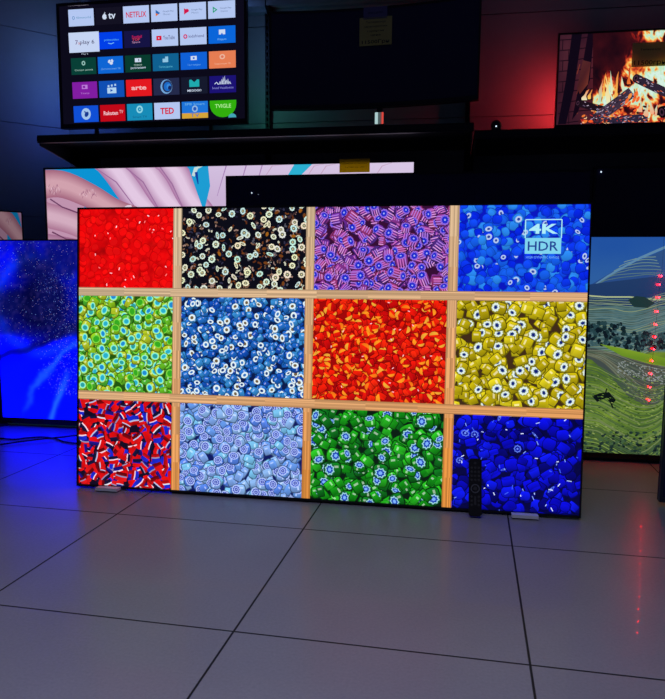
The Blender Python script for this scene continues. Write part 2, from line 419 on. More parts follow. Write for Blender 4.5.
def cell(p, quad, kind):
    (ax, ay), (bx, by) = quad; p.clip = (ax, bx, ay, by); w, h = bx-ax, by-ay
    def side(sq, show): return sq if show else sq*.28
    def scatter(step, j=.55, keep=1):
        q = []
        yy = ay+step*.2
        while yy < by+step*.2:
            xx = ax+step*random.uniform(0, .5)
            while xx < bx+step*.3:
                if random.random() < keep: q.append((xx+random.uniform(-j, j)*step, yy+random.uniform(-j, j)*step))
                xx += step
            yy += step*.86
        random.shuffle(q); return q
    def ang(): return random.uniform(0, 6.283)
    def bg(c): p.poly([(ax, ay), (bx, ay), (bx, by), (ax, by)], c)
    if kind == 'red':
        def f(x, y):
            n = fb(x*28, y*28, 1); c = mix(S(225, 4, 6), S(150, 2, 4), .25+n*.9)
            return mix(c, S(250, 30, 20), .35*max(0, fb(x*60, y*60, 3)))
        p.grid(ax, bx, ay, by, 34, 30, f)
        for x, y in scatter(K*9):
            r = K*random.uniform(3, 4.5); a = ang(); cyl(p, x, y, r, a, r*.9, .7, S(228, random.choice((5, 14, 22)), 8), S(195, 2, 4), hl=False, ol=.8)
            p.ell(x, y, r*.7, r, a, jit(S(226, 10, 10), .18), 9)
        for k in range(26):
            x, y = random.uniform(ax, bx), random.uniform(ay, by); a = ang(); l = K*random.uniform(1.2, 3)
            p.strip([(x, y), (x+math.cos(a)*l, y+math.sin(a)*l)], K*.9, random.choice((S(255, 190, 200), S(255, 120, 120), S(250, 225, 235))))
    if kind == 'black':
        bg(S(10, 10, 20))
        for k in range(480):
            x, y = random.uniform(ax, bx), random.uniform(ay, by); a = ang(); l = K*random.uniform(2, 5)
            c = random.choice((S(90, 45, 20), S(60, 40, 40), S(110, 60, 25), S(45, 45, 70), S(150, 120, 110), S(190, 190, 170), S(30, 30, 50), S(120, 90, 70), S(80, 80, 90)))
            p.strip([(x, y), (x+math.cos(a)*l*.5, y+math.sin(a)*l*.5), (x+math.cos(a+.4)*l, y+math.sin(a+.4)*l)], K*random.uniform(.8, 2), c)
        for k in range(22):
            x, y = ax+w*random.random()**.5, ay+h*random.random(); p.ell(x, y, K*2.4, K*1.5, ang(), random.choice((S(150, 90, 20), S(110, 60, 20))), 8)
        for x, y in scatter(K*11.2, .42, .93):
            r = K*random.uniform(3.1, 4.1); a = ang(); sq = random.choice((1, .95, .8, .45))
            p.star(x, y, r, r*.86, 9, a, sq, ang(), jit(random.choice((S(214, 226, 205), S(190, 222, 214), S(226, 222, 190))), .08))
            p.star(x, y, r*.62, r*.4, 7, a, sq, ang(), S(88, 92, 84)); p.ell(x, y, r*.2*sq, r*.2, a, S(215, 205, 140), 6)
    if kind == 'purple':
        bg(S(50, 12, 48))
        for rep in (0, 1):
            for x, y in scatter(K*9.6):
                r = K*random.uniform(4.3, 5.6); a = ang(); sq = random.uniform(.6, .95); L = r*random.uniform(1.0, 1.9)
                side = random.choice((S(150, 60, 160), S(120, 50, 165), S(165, 60, 130), S(90, 50, 150))); show = (rep and random.random() < .66) or random.random() < .2; sq = sq if show else sq*.3; cyl(p, x, y, r, a, L, sq, side, mul(side, .4), hl=False)
                ca, sa = math.cos(a), math.sin(a)
                for q in (-.66, -.22, .22, .66):
                    sx_, sy_ = x-sa*r*q, y+ca*r*q; s2 = math.sqrt(1-q*q)*r*sq*.5
                    p.strip([(sx_, sy_), (sx_-ca*(L+s2), sy_-sa*(L+s2))], K*.9, random.choice((S(215, 150, 215), S(200, 110, 190), S(170, 120, 215))))
                if show:
                    p.star(x, y, r, r*.86, 10, a, sq, 0, S(140, 100, 215)); p.star(x, y, r*.78, r*.55, 10, a, sq, 0, S(25, 40, 190)); p.ell(x, y, r*.2*sq, r*.2, a, S(160, 170, 240), 6)
                else: p.ell(x, y, r*sq, r, a, mul(side, .75), 10, mul(side, .45))
    if kind == 'blue':
        bg(S(8, 20, 180))
        for rep in (0, 1):
            for x, y in scatter(K*7.2):
                r = K*random.uniform(3.0, 4.1); a = ang(); sq = random.uniform(.55, .95); L = r*random.uniform(.8, 1.3)
                c = random.choice((S(20, 90, 225), S(10, 50, 225), S(40, 130, 230), S(15, 70, 235), S(5, 35, 215))); cyl(p, x, y, r, a, L, sq, c, mul(c, .7), hl=False, ol=.7)
                p.ell(x, y, r*sq, r, a, mul(c, 1.15), 10, mul(c, .75))
                if rep and random.random() < .16: p.ell(x, y, r*.8*sq, r*.8, a, S(170, 190, 225), 9); p.ell(x, y, r*.38*sq, r*.38, a, S(40, 60, 150), 7)
    if kind == 'lime':
        bg(S(30, 80, 10))
        for rep in (0, 1):
            for x, y in scatter(K*8.8):
                r = K*random.uniform(4.0, 5.0); a = ang(); sq = random.uniform(.65, .98); L = r*random.uniform(.9, 1.5)
                c = random.choice((S(150, 205, 30), S(110, 200, 40), S(185, 205, 40), S(80, 185, 50))); q = random.random(); sq = sq if q < .8 else sq*.3; cyl(p, x, y, r, a, L, sq, c, mul(c, .42))
                if q < .62:
                    p.ell(x, y, r*sq, r, a, S(165, 225, 120), 12); p.ell(x, y, r*.78*sq, r*.78, a, S(110, 225, 225), 11); p.ell(x, y, r*.58*sq, r*.58, a, random.choice((S(30, 130, 200), S(40, 165, 190), S(40, 150, 150))), 10)
                elif q < .8: p.ell(x, y, r*sq, r, a, S(120, 205, 60), 12); p.ell(x, y, r*.72*sq, r*.72, a, S(50, 160, 30), 10)
                else: p.ell(x, y, r*sq, r, a, mul(c, .9), 10, mul(c, .6))
    if kind == 'azure':
        bg(S(10, 25, 70))
        for rep in (0, 1):
            for x, y in scatter(K*7.2):
                r = K*random.uniform(2.9, 3.9); a = ang(); sq = random.uniform(.55, .98); L = r*random.uniform(1, 1.8)
                c = random.choice((S(40, 120, 215), S(20, 85, 195), S(60, 150, 225), S(30, 105, 205))); show = rep and random.random() < .5; sq = sq if show else sq*.35; cyl(p, x, y, r, a, L, sq, c, mul(c, .4))
                if show:
                    p.ell(x, y, r*sq, r, a, S(215, 230, 235), 10); p.ell(x, y, r*.5*sq, r*.5, a, random.choice((S(50, 110, 180), S(110, 90, 60), S(30, 60, 120))), 8)
                else: p.ell(x, y, r*sq, r, a, mul(c, .9), 9, mul(c, .5))
    if kind == 'orange':
        bg(S(150, 5, 5))
        for rep in (0, 1):
            for x, y in scatter(K*7.6):
                r = K*random.uniform(3, 4.6); a = ang(); sq = random.uniform(.6, .95); c = random.choice((S(238, 22, 8), S(250, 40, 10), S(205, 10, 8), S(245, 30, 5)))
                sq *= .4; cyl(p, x, y, r, a, r*random.uniform(.7, 1.3), sq, c, mul(c, .5), hl=False); p.ell(x, y, r*sq, r, a, c, 9, mul(c, .7))
                if random.random() < .55:
                    t0 = ang(); o = random.choice((S(250, 150, 30), S(245, 120, 20), S(235, 165, 50)))
                    p.poly([(x+r*math.cos(t0+k*.55), y+r*.9*math.sin(t0+k*.55)) for k in range(6)], [o]*3+[mul(o, .8)]*3)
        for k in range(24):
            x, y = random.uniform(ax, bx), random.uniform(ay, by); p.strip([(x, y), (x+K*2*math.cos(k), y+K*2*math.sin(k))], K*.8, S(255, 190, 200))
    if kind == 'yellow':
        bg(S(60, 40, 20))
        for rep in (0, 1):
            for x, y in scatter(K*10.4):
                r = K*random.uniform(4.4, 5.8); a = ang(); sq = random.uniform(.5, .95); L = r*random.uniform(1.1, 2)
                c = random.choice((S(215, 195, 15), S(200, 180, 10), S(230, 212, 30), S(190, 170, 10))); show = (rep and random.random() < .34) or random.random() < .06; sq = max(sq, .75) if show else sq*.3; cyl(p, x, y, r, a, L, sq, c, mul(c, .42))
                if show:
                    p.ell(x, y, r*sq, r, a, S(150, 150, 60), 12); p.star(x, y, r*.9, r*.72, 9, a, sq, 0, S(215, 228, 225)); p.star(x, y, r*.5, r*.36, 7, a, sq, 0, S(70, 100, 130)); p.ell(x, y, r*.27*sq, r*.27, a, S(15, 20, 110), 8)
                else: p.ell(x, y, r*sq, r, a, mul(c, .85), 10, mul(c, .5))
    if kind == 'tricolour':
        bg(S(16, 8, 30))
        for rep in (0, 1):
            for x, y in scatter(K*9):
                a = ang(); r = K*random.uniform(3, 5); ca, sa = math.cos(a), math.sin(a)
                c1, c2_ = random.choice(((S(232, 14, 12), S(30, 20, 140)), (S(215, 10, 10), S(20, 20, 60)), (S(25, 40, 205), S(200, 12, 12)), (S(225, 20, 20), S(120, 5, 10))))
                w_ = r*random.uniform(.9, 1.4)
                def R(u, v): return (x+u*ca-v*sa, y+u*sa+v*ca)
                p.poly([R(-w_, r*.1), R(-w_, r), R(0, r*1.25), R(w_, r), R(w_, r*.1)], [c1]*3+[mul(c1, .65)]*2)
                p.poly([R(-w_, r*.1), R(w_, r*.1), R(w_*.9, -r*.8), R(-w_*.9, -r*.8)], [c2_, c2_, mul(c2_, .4), mul(c2_, .4)])
                if random.random() < .58: p.poly([R(-w_, r*.18), R(0, r*.3), R(w_, r*.18), R(w_, -r*.1), R(0, 0), R(-w_, -r*.1)], random.choice((S(215, 215, 230), S(175, 180, 215), S(235, 200, 215), S(140, 130, 170))))
    if kind == 'light':
        bg(S(12, 22, 90))
        for rep in (0, 1):
            for x, y in scatter(K*9.4):
                r = K*random.uniform(4.2, 5.4); a = random.gauss(1.57, 1.2); sq = random.uniform(.72, .98); L = r*random.uniform(1, 1.7)
                c = random.choice((S(130, 172, 242), S(105, 158, 242), S(145, 190, 248), S(125, 200, 246), S(88, 135, 238))); show = random.random() < .6; sq = sq if show else sq*.3; cyl(p, x, y, r, a, L, sq, c, mul(c, .5))
                if show:
                    p.ell(x, y, r*sq, r, a, S(165, 185, 240), 13); p.star(x, y, r*.8, r*.66, 9, a, sq, 0, random.choice((S(30, 42, 165), S(45, 70, 190)))); p.ell(x, y, r*.55*sq, r*.55, a, S(160, 180, 238), 10)
                    p.star(x, y, r*.42, r*.28, 6, a, sq, 1, S(35, 45, 150)); p.ell(x, y, r*.15*sq, r*.15, a, S(150, 170, 240), 6)
                else: p.ell(x, y, r*sq, r, a, mul(c, 1.1), 11, mul(c, .65))
    if kind == 'green':
        bg(S(6, 26, 12))
        for rep in (0, 1):
            for x, y in scatter(K*10.8, .5, .97):
                r = K*random.uniform(4.8, 6.6); a = ang(); sq = random.uniform(.55, .95); L = r*random.uniform(.9, 1.6)
                c = random.choice((S(28, 175, 26), S(18, 150, 20), S(44, 198, 36), S(14, 125, 30))); show = rep and random.random() < .4; sq = sq if show else sq*.3; cyl(p, x, y, r, a, L, sq, c, mul(c, .3))
                if show:
                    p.ell(x, y, r*sq, r, a, S(20, 90, 50), 12); p.star(x, y, r*.92, r*.7, 8, a, sq, 0, S(150, 205, 215)); p.star(x, y, r*.7, r*.5, 8, a, sq, 0, S(20, 60, 170)); p.star(x, y, r*.36, r*.25, 7, a, sq, 0, S(120, 170, 240))
                else: p.ell(x, y, r*sq, r, a, mul(c, .9), 11, mul(c, .35))
    if kind == 'deep':
        bg(S(3, 3, 60))
        for rep in (0, 1):
            for x, y in scatter(K*10.5):
                r = K*random.uniform(3.8, 6); a = ang(); sq = random.uniform(.55, .95)
                c = random.choice((S(8, 10, 225), S(5, 5, 190), S(12, 25, 245), S(3, 3, 120), S(8, 14, 235))); sq *= random.choice((.3, .4, 1)); cyl(p, x, y, r, a, r*random.uniform(.9, 1.7), sq, c, mul(c, .3), hl=False)
                p.ell(x, y, r*sq, r, a, c, 10, mul(c, .4))
                if rep and random.random() < .1: p.star(x, y, r*.8, r*.66, 8, a, sq, 0, S(90, 120, 230)); p.star(x, y, r*.6, r*.45, 8, a, sq, 0, S(6, 10, 150)); p.ell(x, y, r*.2, r*.2, 0, S(110, 140, 235), 6)
        for k in range(44):
            x, y = random.uniform(ax, bx), random.uniform(ay, by); a = ang(); l = K*random.uniform(1.5, 4.5)
            p.strip([(x, y), (x+math.cos(a)*l, y+math.sin(a)*l)], K*.8, random.choice((S(170, 190, 250), S(120, 150, 240), S(210, 220, 255), S(60, 90, 240))))

def main_picture(w, h):
    p = Pic(w, h, .002, 1.2e-5)
    # the compartment edges, measured on the picture and rounded to its own metres
    def V(x, ya): return loc_main(x, ya)
    xl = [0, V(181.3, 300)[0], V(313.6, 300)[0], V(457, 300)[0]]; xr = [V(173, 300)[0], V(305.2, 300)[0], V(447.4, 300)[0], w]
    yt = [h, V(330, 298.6)[1], V(330, 408.8)[1]]; yb = [V(330, 290)[1], V(330, 399.8)[1], 0]
    kinds = (('red', 'black', 'purple', 'blue'), ('lime', 'azure', 'orange', 'yellow'), ('tricolour', 'light', 'green', 'deep'))
    for j in range(3):
        for i in range(4): cell(p, ((xl[i], yb[j]), (xr[i], yt[j])), kinds[j][i])
    # wooden dividers
    top_l = int(p.lv.max())+1
    def wood(x0, x1, y0, y1, horiz):
        p.clip = (x0, x1, y0, y1); n = 9
        for k in range(n):
            a, c = k/n, (k+1)/n
            for s_ in range(10):
                t0, t1 = s_/10, (s_+1)/10; pos = (x0+x1)/2/w*.3+(1-(y0+y1)/2/h)*.8
                if horiz: pos = (x0+(x1-x0)*t0)/w*.35+(1-(y0+y1)/2/h)*.75
                else: pos = x0/w*.3+(1-(y0+(y1-y0)*t0)/h)*.85
                c_ = mix(S(205, 190, 160), S(222, 142, 62), pos)
                if k in (0, n-1): c_ = mul(c_, .55)
                elif k == n//2: c_ = mul(c_, .6+.2*random.random())
                else: c_ = mul(c_, random.uniform(.62, 1.15))
                if horiz: q = [(x0+(x1-x0)*t0, y0+(y1-y0)*a), (x0+(x1-x0)*t1, y0+(y1-y0)*a), (x0+(x1-x0)*t1, y0+(y1-y0)*c), (x0+(x1-x0)*t0, y0+(y1-y0)*c)]
                else: q = [(x0+(x1-x0)*a, y0+(y1-y0)*t0), (x0+(x1-x0)*c, y0+(y1-y0)*t0), (x0+(x1-x0)*c, y0+(y1-y0)*t1), (x0+(x1-x0)*a, y0+(y1-y0)*t1)]
                p.poly(q, c_, top_l)
    e_ = .0006
    for i in range(3): wood(xr[i]-e_, xl[i+1]+e_, 0, h, False)
    p.lv[:] = np.maximum(p.lv, top_l)
    for j in range(2):
        _o = p.poly
        def P2(q, c, l): _o(q, c, top_l+1)
        p.poly = P2; wood(0, w, yt[j+1]-e_, yb[j]+e_, True); p.poly = _o
    p.lv[:] = top_l+1; p.clip = (0, w, 0, h)
    # corner mark on the picture: 4K over HDR
    x0, y0 = V(524.5, 256); x1, y1 = V(562, 219.5); ym = V(543, 238)[1]; c = S(165, 225, 235); t = K*.9
    for q in ([(x0, y1), (x1, y1)], [(x0, ym), (x0, y1)], [(x1, ym), (x1, y1)]): p.strip(q, t, c)
    p.poly([(x0, y0+K*2), (x1, y0+K*2), (x1, ym), (x0, ym)], S(120, 200, 225))
    p.text('4K', (x0+x1)/2, (y1+ym)/2, K*9, c, wide=(x1-x0)*.8, bold=.03)
    p.text('HDR', (x0+x1)/2, (y0+ym)/2+K*.8, K*8.6, S(30, 60, 140), wide=(x1-x0)*.84, bold=.01)
    p.text('HIGH DYNAMIC RANGE', (x0+x1)/2, y0-K*1.2, K*2.2, S(110, 170, 235), wide=(x1-x0)*.92)
    return p
tv = television('largest television, standing on the floor, showing twelve compartments of coloured beads', PM, (um0, um1, vm0, vm1),
                depth=.06, t=.005, tb=TB, tt=.006, pic=main_picture, smat=screen_mat('bead picture screen', 1.15), bz=.005)
for px in (111, 524):
    u = PM.uv(px, 488 if px < 300 else 516)[0]-(um0+um1)/2
    b = MB(); b.box(u-.040, u+.040, -.035, .05, -vm0/math.cos(.06)+.002, .0, 0); b.box(u-.040, u+.040, -.035, -.006, .0, .006)
    f = b.build('foot', M['foot'], tv); f['label'] = 'pale grey foot pad'
b = MB(); b.box(-.5, .5, .012, .04, -vm0+.001, .004); b.build('bottom_rail', M['bezel'], tv)

# ================================================================== TELEVISIONS ON THE FLOOR BEHIND
def mapped(P, u0, v0, t, tb):
    return lambda px, py: (P.uv(px, py)[0]-u0-t, P.uv(px, py)[1]-v0-tb)
# night sky picture
PG = Plane(3.0, YW); ug0 = PG.uv(-3, 330)[0]; rg = (ug0, ug0+1.45, .012, PG.uv(40, 239.5)[1])
def galaxy(w, h):
    p = Pic(w, h); mp = mapped(PG, ug0, .012, .008, .028)
    cx_, cy_ = mp(38, 305); vx = mp(77, 420)[0]
    def f(x, y):
        dx, dy = (x-cx_)/.19, (y-cy_)/.2; d = math.hypot(dx, dy); a = math.atan2(dy, dx)
        n = fb(x*5, y*5, 2); b_ = 1/(1+math.exp(-(d-1.0-.35*n)*6))
        c = mix(S(2, 2, 30), S(4, 14, 200), b_)
        low = 1/(1+math.exp(-((cy_-.17)-y+.03*n)/.02)); c = mix(c, S(0, 8, 235), (.55+.4*n)*low)
        st = math.exp(-((y-(cy_-.36)-(x-.25)*.9-.06*n)/.02)**2)*.4*(1 if x > .2 else max(0, (x-.1)*10))+math.exp(-((y-.03-(x-.27)*2.2-.04*n)/.03)**2)*.6*max(0, min(1, (.26-y)*8))
        c = mix(c, S(40, 120, 245), max(0, st))
        e2 = math.exp(-((d-1.15)/.12)**2)*(1 if dx < 0 or dy < 0 else .3); c = mix(c, S(20, 70, 225), .35*e2)
        band = math.exp(-((y-(cy_-.19)-.4*(x-cx_)**1-.03*n)/.035)**2)*(1 if x < cx_+.25 else 0); c = mix(c, S(2, 2, 30), .8*band)
        c = mix(c, S(8, 14, 90), min(.8, max(0, n+.45))*(1-low)); c = mix(c, S(70, 60, 150), .25*max(0, fb(x*45, y*45, 6))*(1-low))
        return (c[0], c[1], c[2]*(1+2.0*c[2]**2+11*low*c[2]))       # the blue of this screen is far brighter than the rest
    p.grid(0, .5, 0, h, 70, 110, f)
    p.grid(.5, w, 0, h, 26, 30, f)
    for k in range(1300):
        x = random.uniform(0, .42); y = random.uniform(cy_-.2, h)
        if k > 500: x = random.gauss(vx-.05, .06); y = random.uniform(.12, h-.15)
        if not 0 < x < w: continue
        s_ = random.choice((.001, .0013, .0018)); p.ell(x, y, s_, s_, 0, random.choice((S(120, 150, 235), S(70, 90, 200), S(160, 130, 190), S(50, 60, 170))), 4)
    return p
television('television on the floor at the left edge showing a deep blue night sky swirl', PG, rg, t=.008, tb=.028, tt=.006, pic=galaxy, smat=screen_mat('night sky screen', 1.0), depth=.04)

# rice terrace picture
PR = Plane(2.86, YW); ur0 = PR.uv(556, 330)[0]; rr = (ur0, ur0+1.45, .014, PR.uv(630, 235.5)[1])
def terraces(w, h):
    p = Pic(w, h); mp = mapped(PR, ur0, .014, .008, .022); inv = mp
    p.map = inv                       # laid out where the photograph shows each hill and field on the screen
    x0, x1 = 540, 760
    # whole-picture ground in the screen's own metres
    p.map = lambda x, y: (x, y)
    yh = mp(630, 300)[1]; yf = mp(630, 352)[1]
    def f(x, y):
        n = fb(x*9, y*9, 4); n2 = fb(x*40, y*40, 5)
        if y > yh: return mix(S(52, 104, 170), S(36, 88, 172), (y-yh)/(h-yh)+.2*n)
        if y > yf: return mix(S(55, 95, 110), S(95, 130, 130), .5+.6*n2)
        c = mix(S(62, 96, 36), S(128, 158, 52), .45+.5*n+.35*n2)
        return mix(S(20, 40, 36), c, (y+.02)/.13) if y < .12 else c
    p.grid(0, w, 0, h, 110, 90, f)
    p.map = mp
    def field(pts, w_, c, w1=None, soft=.45):
        q = smooth2(pts, 5); o = random.random()*40
        q = [(v_.x, v_.y+1.1*fb(v_.x*.05, o, 11)) for v_ in q]; p.strip(q, w_*.7, mix(c, S(92, 118, 84), soft), w1)
    # mountains
    def hill(pts, c1, c2): p.poly(pts, [mix(c1, c2, (q[1]-236)/70) for q in pts])
    hill([(560, 292), (575, 288), (592, 284), (612, 272), (630, 262), (645, 258), (668, 248), (700, 238), (760, 236), (760, 300), (560, 300)], S(52, 90, 140), S(38, 74, 145))
    for k in range(7):
        y = 258+k*3.3; field([(624-k*5, y+4+k), (634-k*4, y+1), (646, y-1-k*.3), (656+k*1.5, y-1)], 1.0, mix(S(150, 190, 190), S(70, 110, 140), k/7))
    p.strip([(596, 284), (608, 276), (622, 268), (640, 258), (668, 246), (720, 232)], 1.3, S(100, 145, 180), 3)
    hill([(560, 292), (580, 286), (600, 283), (625, 280), (660, 276), (700, 277), (760, 270), (760, 306), (560, 306)], S(42, 72, 118), S(30, 58, 105))
    p.strip([(585, 295), (592, 296), (606, 297), (630, 297), (660, 300), (700, 296)], 1.4, S(185, 200, 150))
    # pale terraces bending round the hill
    for k in range(26):
        y = 297+k*2.1
        c = random.choice((S(120, 150, 165), S(95, 125, 145), S(140, 165, 160), S(165, 180, 150)))
        field([(556, y+1), (592, y+1+.1*k), (612, y+2), (632, y+3+k*.2), (650, y+1), (662, y-3), (690, y-8), (760, y-14)], random.uniform(.8, 1.5), c)
        field([(556, y+3), (592, y+3), (612, y+4), (632, y+5+k*.2), (650, y+3), (662, y-1), (690, y-6), (760, y-12)], 1.1, S(38, 62, 84))
    p.poly([(628, 300), (636, 296), (645, 297), (655, 303), (648, 308), (634, 307)], S(30, 58, 60))
    # dark tree clumps
    for k in range(420):
        t = random.random(); x = 560+random.random()*130; yb_ = 338 if x < 625 else 344
        y = yb_+random.uniform(-15, 8)*(1 if x < 622 else .75); r = random.uniform(1.2, 3.2)
        p.ell(x, y, r, r*.8, t*3, random.choice((S(16, 36, 44), S(24, 50, 54), S(40, 70, 76), S(60, 92, 98), S(12, 26, 36))), 6)
    # ploughed brown field, then green rows
    p.poly([(556, 347), (592, 348), (620, 354), (650, 362), (700, 370), (760, 372), (760, 396), (700, 400), (668, 398), (655, 407), (644, 405), (628, 396), (612, 378), (592, 360), (556, 350)],
           [S(70, 80, 78)]*15)
    for k in range(22):
        a = k/21
        field([(575, 350+a*2), (600, 351+a*9), (622, 355+a*26), (640, 360+a*40), (655, 364+a*40), (672, 368+a*26), (740, 371+a*22)], 1.0, random.choice((S(110, 112, 108), S(92, 80, 84), S(140, 142, 130), S(50, 52, 60), S(120, 96, 84))))
    for k in range(190):
        x = random.uniform(618, 690); y = 366+(x-618)*.25+random.uniform(-7, 7); p.ell(x, y, .9, .6, .4, S(150, 160, 158), 5)
    p.poly([(600, 344), (630, 350), (665, 358), (760, 362), (760, 373), (700, 372), (650, 364), (622, 356)], [S(120, 160, 40), S(135, 170, 45), S(120, 158, 40), S(90, 120, 40), S(90, 120, 40), S(100, 130, 40), S(130, 165, 45), S(110, 150, 40)])
    for k in range(46):
        y = 362+k*2.0; c = random.choice((S(150, 178, 70), S(112, 146, 50), S(60, 92, 36), S(136, 150, 92), S(46, 74, 34)))
        field([(556, y), (592, y+2), (606, y+8), (622, y+17), (640, y+24), (655, y+26-k*.3), (668, y+22-k*.5), (700, y+18-k*.7), (760, y+12-k*.75)], random.uniform(.8, 1.8), c)
    for q in ([(592, 396), (600, 393), (609, 392), (616, 400), (612, 405), (606, 398), (597, 402)],): p.poly(q, S(12, 22, 22))
    p.strip([(604, 398), (607, 388)], 1.4, S(14, 26, 20)); p.strip([(608, 396), (613, 408)], 1.6, S(14, 26, 20))
    for k in range(700):
        x = random.uniform(556, 700); y = random.uniform(375, 440); r = random.uniform(.4, 1.1); p.ell(x, y, r*1.6, r*.6, .3, random.choice((S(70, 104, 44), S(120, 150, 66), S(48, 76, 36), S(150, 170, 90))), 5)
    for k in range(520):
        x = random.uniform(556, 760); y = 440+random.uniform(-8, 22); r = random.uniform(1, 2.2)
        p.ell(x, y, r, r*.7, 0, random.choice((S(30, 52, 48), S(44, 70, 56), S(70, 100, 66), S(18, 34, 36))), 6)
    return p
television('television on the floor at the right edge showing green rice terraces under blue sky', PR, rr, t=.008, tb=.022, tt=.006, pic=terraces,
           smat=screen_mat('rice terrace screen', .85), feet=[(-.66, .03, .012, .05), (.6, .03, .012, .05)])

# switched-off television between, tall
PB = Plane(3.09, YW); rb = (PB.uv(226, 190)[0], PB.uv(592, 190)[0], .26, PB.uv(226, 176)[1])
ob = television('switched off black television half hidden behind the bead television', PB, rb, t=.008, tb=.02,
                feet=[(-.6, .04, .26, .03), (.6, .04, .26, .03)], back_bump=False,
                lights=[(PB.uv(252, 193)[0]-(rb[0]+rb[1])/2, PB.uv(252, 193)[1]-rb[2], .0028, 'stand_light'), (PB.uv(258.5, 194.5)[0]-(rb[0]+rb[1])/2, PB.uv(258, 194.5)[1]-rb[2], .0018, 'stand_dim')])

# manicure picture, two televisions
def hands(P, u0, v0, t, tb, sx=0, sy=0, xs=1.0):
    def make(w, h):
        p = Pic(w, h); mp = mapped(P, u0, v0, t, tb); p.map = lambda x, y: mp(x*xs+sx, y+sy)
        p.poly([(30, 140), (430, 140), (430, 420), (30, 420)], S(10, 150, 215))
        sk = S(212, 172, 205); sh = S(176, 122, 168); dk = S(160, 112, 160); lt = S(232, 205, 232)
        def limb(pts, w0, w1, ca, cb, n=12):
            pts = [tuple(q) for q in smooth2(pts)]
            for k in range(n):
                q = k/(n-1); off = (q-.5)*.0
                p.strip(pts, w0*(1-q*.75), mix(cb, ca, q), w1*(1-q*.75))
        # right hand: back of a hand with four fingers coming down from the top right
        p.poly([(205, 150), (440, 145), (440, 260), (215, 260), (202, 200)], [S(215, 195, 228), S(222, 205, 235), S(190, 160, 200), S(200, 170, 205), S(205, 180, 215)])
        for (xa, xb, wd) in ((108, 150, 30), (138, 178, 29), (166, 200, 26)):
            limb([(xa-8, 150), (xa+10, 172), ((xa+xb)/2+6, 196), (xb+8, 222), (xb+22, 262)], wd, wd*.95, lt, sh)
        for pts in ([(126, 160), (143, 182), (158, 208), (166, 232)], [(160, 162), (172, 184), (182, 206), (188, 230)], [(96, 160), (116, 182), (134, 206), (140, 218)]):
            p.strip(pts, 1.6, dk, .6)
        p.poly([(194, 150), (208, 164), (210, 186), (204, 212), (196, 190), (188, 164)], S(30, 160, 215))
        p.strip([(200, 155), (196, 168), (193, 176)], 5, S(200, 225, 225), 3); p.strip([(196, 172), (198, 184)], 3, S(20, 60, 160), 1)
        p.ell(199, 163, 1.3, 1.3, 0, S(20, 70, 130), 7); p.ell(201, 158, 1, 1, 0, S(190, 210, 60), 6)
        for x in (226, 246, 262): p.strip([(x, 162), (x-9, 196)], 1.2, S(170, 130, 185), .5)
        p.poly([(294, 150), (312, 150), (298, 178), (286, 178)], S(45, 180, 215))
        for x in (276, 318, 330, 386): p.strip([(x+6, 155), (x-4, 166), (x-12, 178)], 1.4, S(200, 165, 195), .5)
        p.poly([(30, 176), (60, 184), (84, 198), (84, 300), (30, 300)], S(196, 150, 178))
        # left hand: long pale finger reaching across, and knuckles below it
        limb([(30, 186), (60, 184), (90, 196), (112, 208), (136, 216), (160, 224)], 30, 15, S(214, 165, 178), S(168, 105, 130))
        p.ell(128, 207, 4, 2, -.3, S(235, 215, 232), 8)
        limb([(30, 212), (58, 218), (80, 226), (104, 240)], 26, 22, S(216, 176, 196), S(176, 120, 150))
        limb([(30, 246), (60, 250), (95, 256)], 30, 26, S(205, 165, 188), S(165, 110, 145))
        limb([(30, 282), (60, 286), (95, 290)], 30, 26, S(205, 165, 188), S(165, 110, 145))
        p.strip([(50, 199), (62, 207), (78, 213), (104, 222)], 1.3, S(110, 62, 100)); p.strip([(52, 232), (66, 239), (80, 240)], 1.6, S(110, 62, 96), .5)
        for (x, y) in ((88, 194), (54, 190)):
            for q in range(26):
                a_ = random.uniform(0, 6.28); rr_ = random.uniform(1, 5.5); x2, y2 = x+rr_*1.5*math.cos(a_), y+rr_*math.sin(a_)
                p.strip([(x2, y2-1.2), (x2+random.uniform(-.5, .5), y2), (x2+random.uniform(-1, 1), y2+1.2)], .45, random.choice((S(160, 100, 130), S(150, 92, 122), S(228, 190, 205))))
        return p
    return make
PN = Plane(3.25, YW); rn = (PN.uv(45, 200)[0], PN.uv(415.5, 165)[0], .225, PN.uv(46, 168)[1])
nail_s = screen_mat('manicure screen', .95)
television('wide television behind the others showing hands and painted nails, yellow tag on top edge', PN, rn, t=.008, tb=.02, pic=hands(PN, rn[0], rn[2], .008, .02),
           smat=nail_s, feet=[(-.7, .04, .035, .08), (.7, .04, .035, .08)], back_bump=False)
PN2 = Plane(3.76, .60); ue = PN2.uv(23, 225)[0]; rn2 = (ue-1.1, ue, PN2.uv(10, 211)[1]-.66, PN2.uv(10, 211)[1])
television('partly visible television at the far left edge showing pinkish skin above the night sky one', PN2, rn2, t=.006, tb=.02,
           pic=hands(PN2, rn2[0], rn2[2], .006, .02, sx=-28, sy=28, xs=.42), smat=screen_mat('dim manicure screen', .35), feet=[(-.4, .04, rn2[2], .12), (.4, .04, rn2[2], .12)])

# dark television right behind the rice terraces
PX = Plane(3.24, YW); rx = (PX.uv(594, 170)[0], PX.uv(594, 170)[0]+1.3, .42, PX.uv(625, 166)[1])
television('switched off television just above the rice terrace television', PX, rx, t=.01, tb=.02, feet=[(-.45, .04, .23, .07), (.45, .04, .23, .07)], back_bump=False,
           lights=[(-.65+.03, PX.uv(601, 172)[1]-.42, .0036, 'stand_light')])
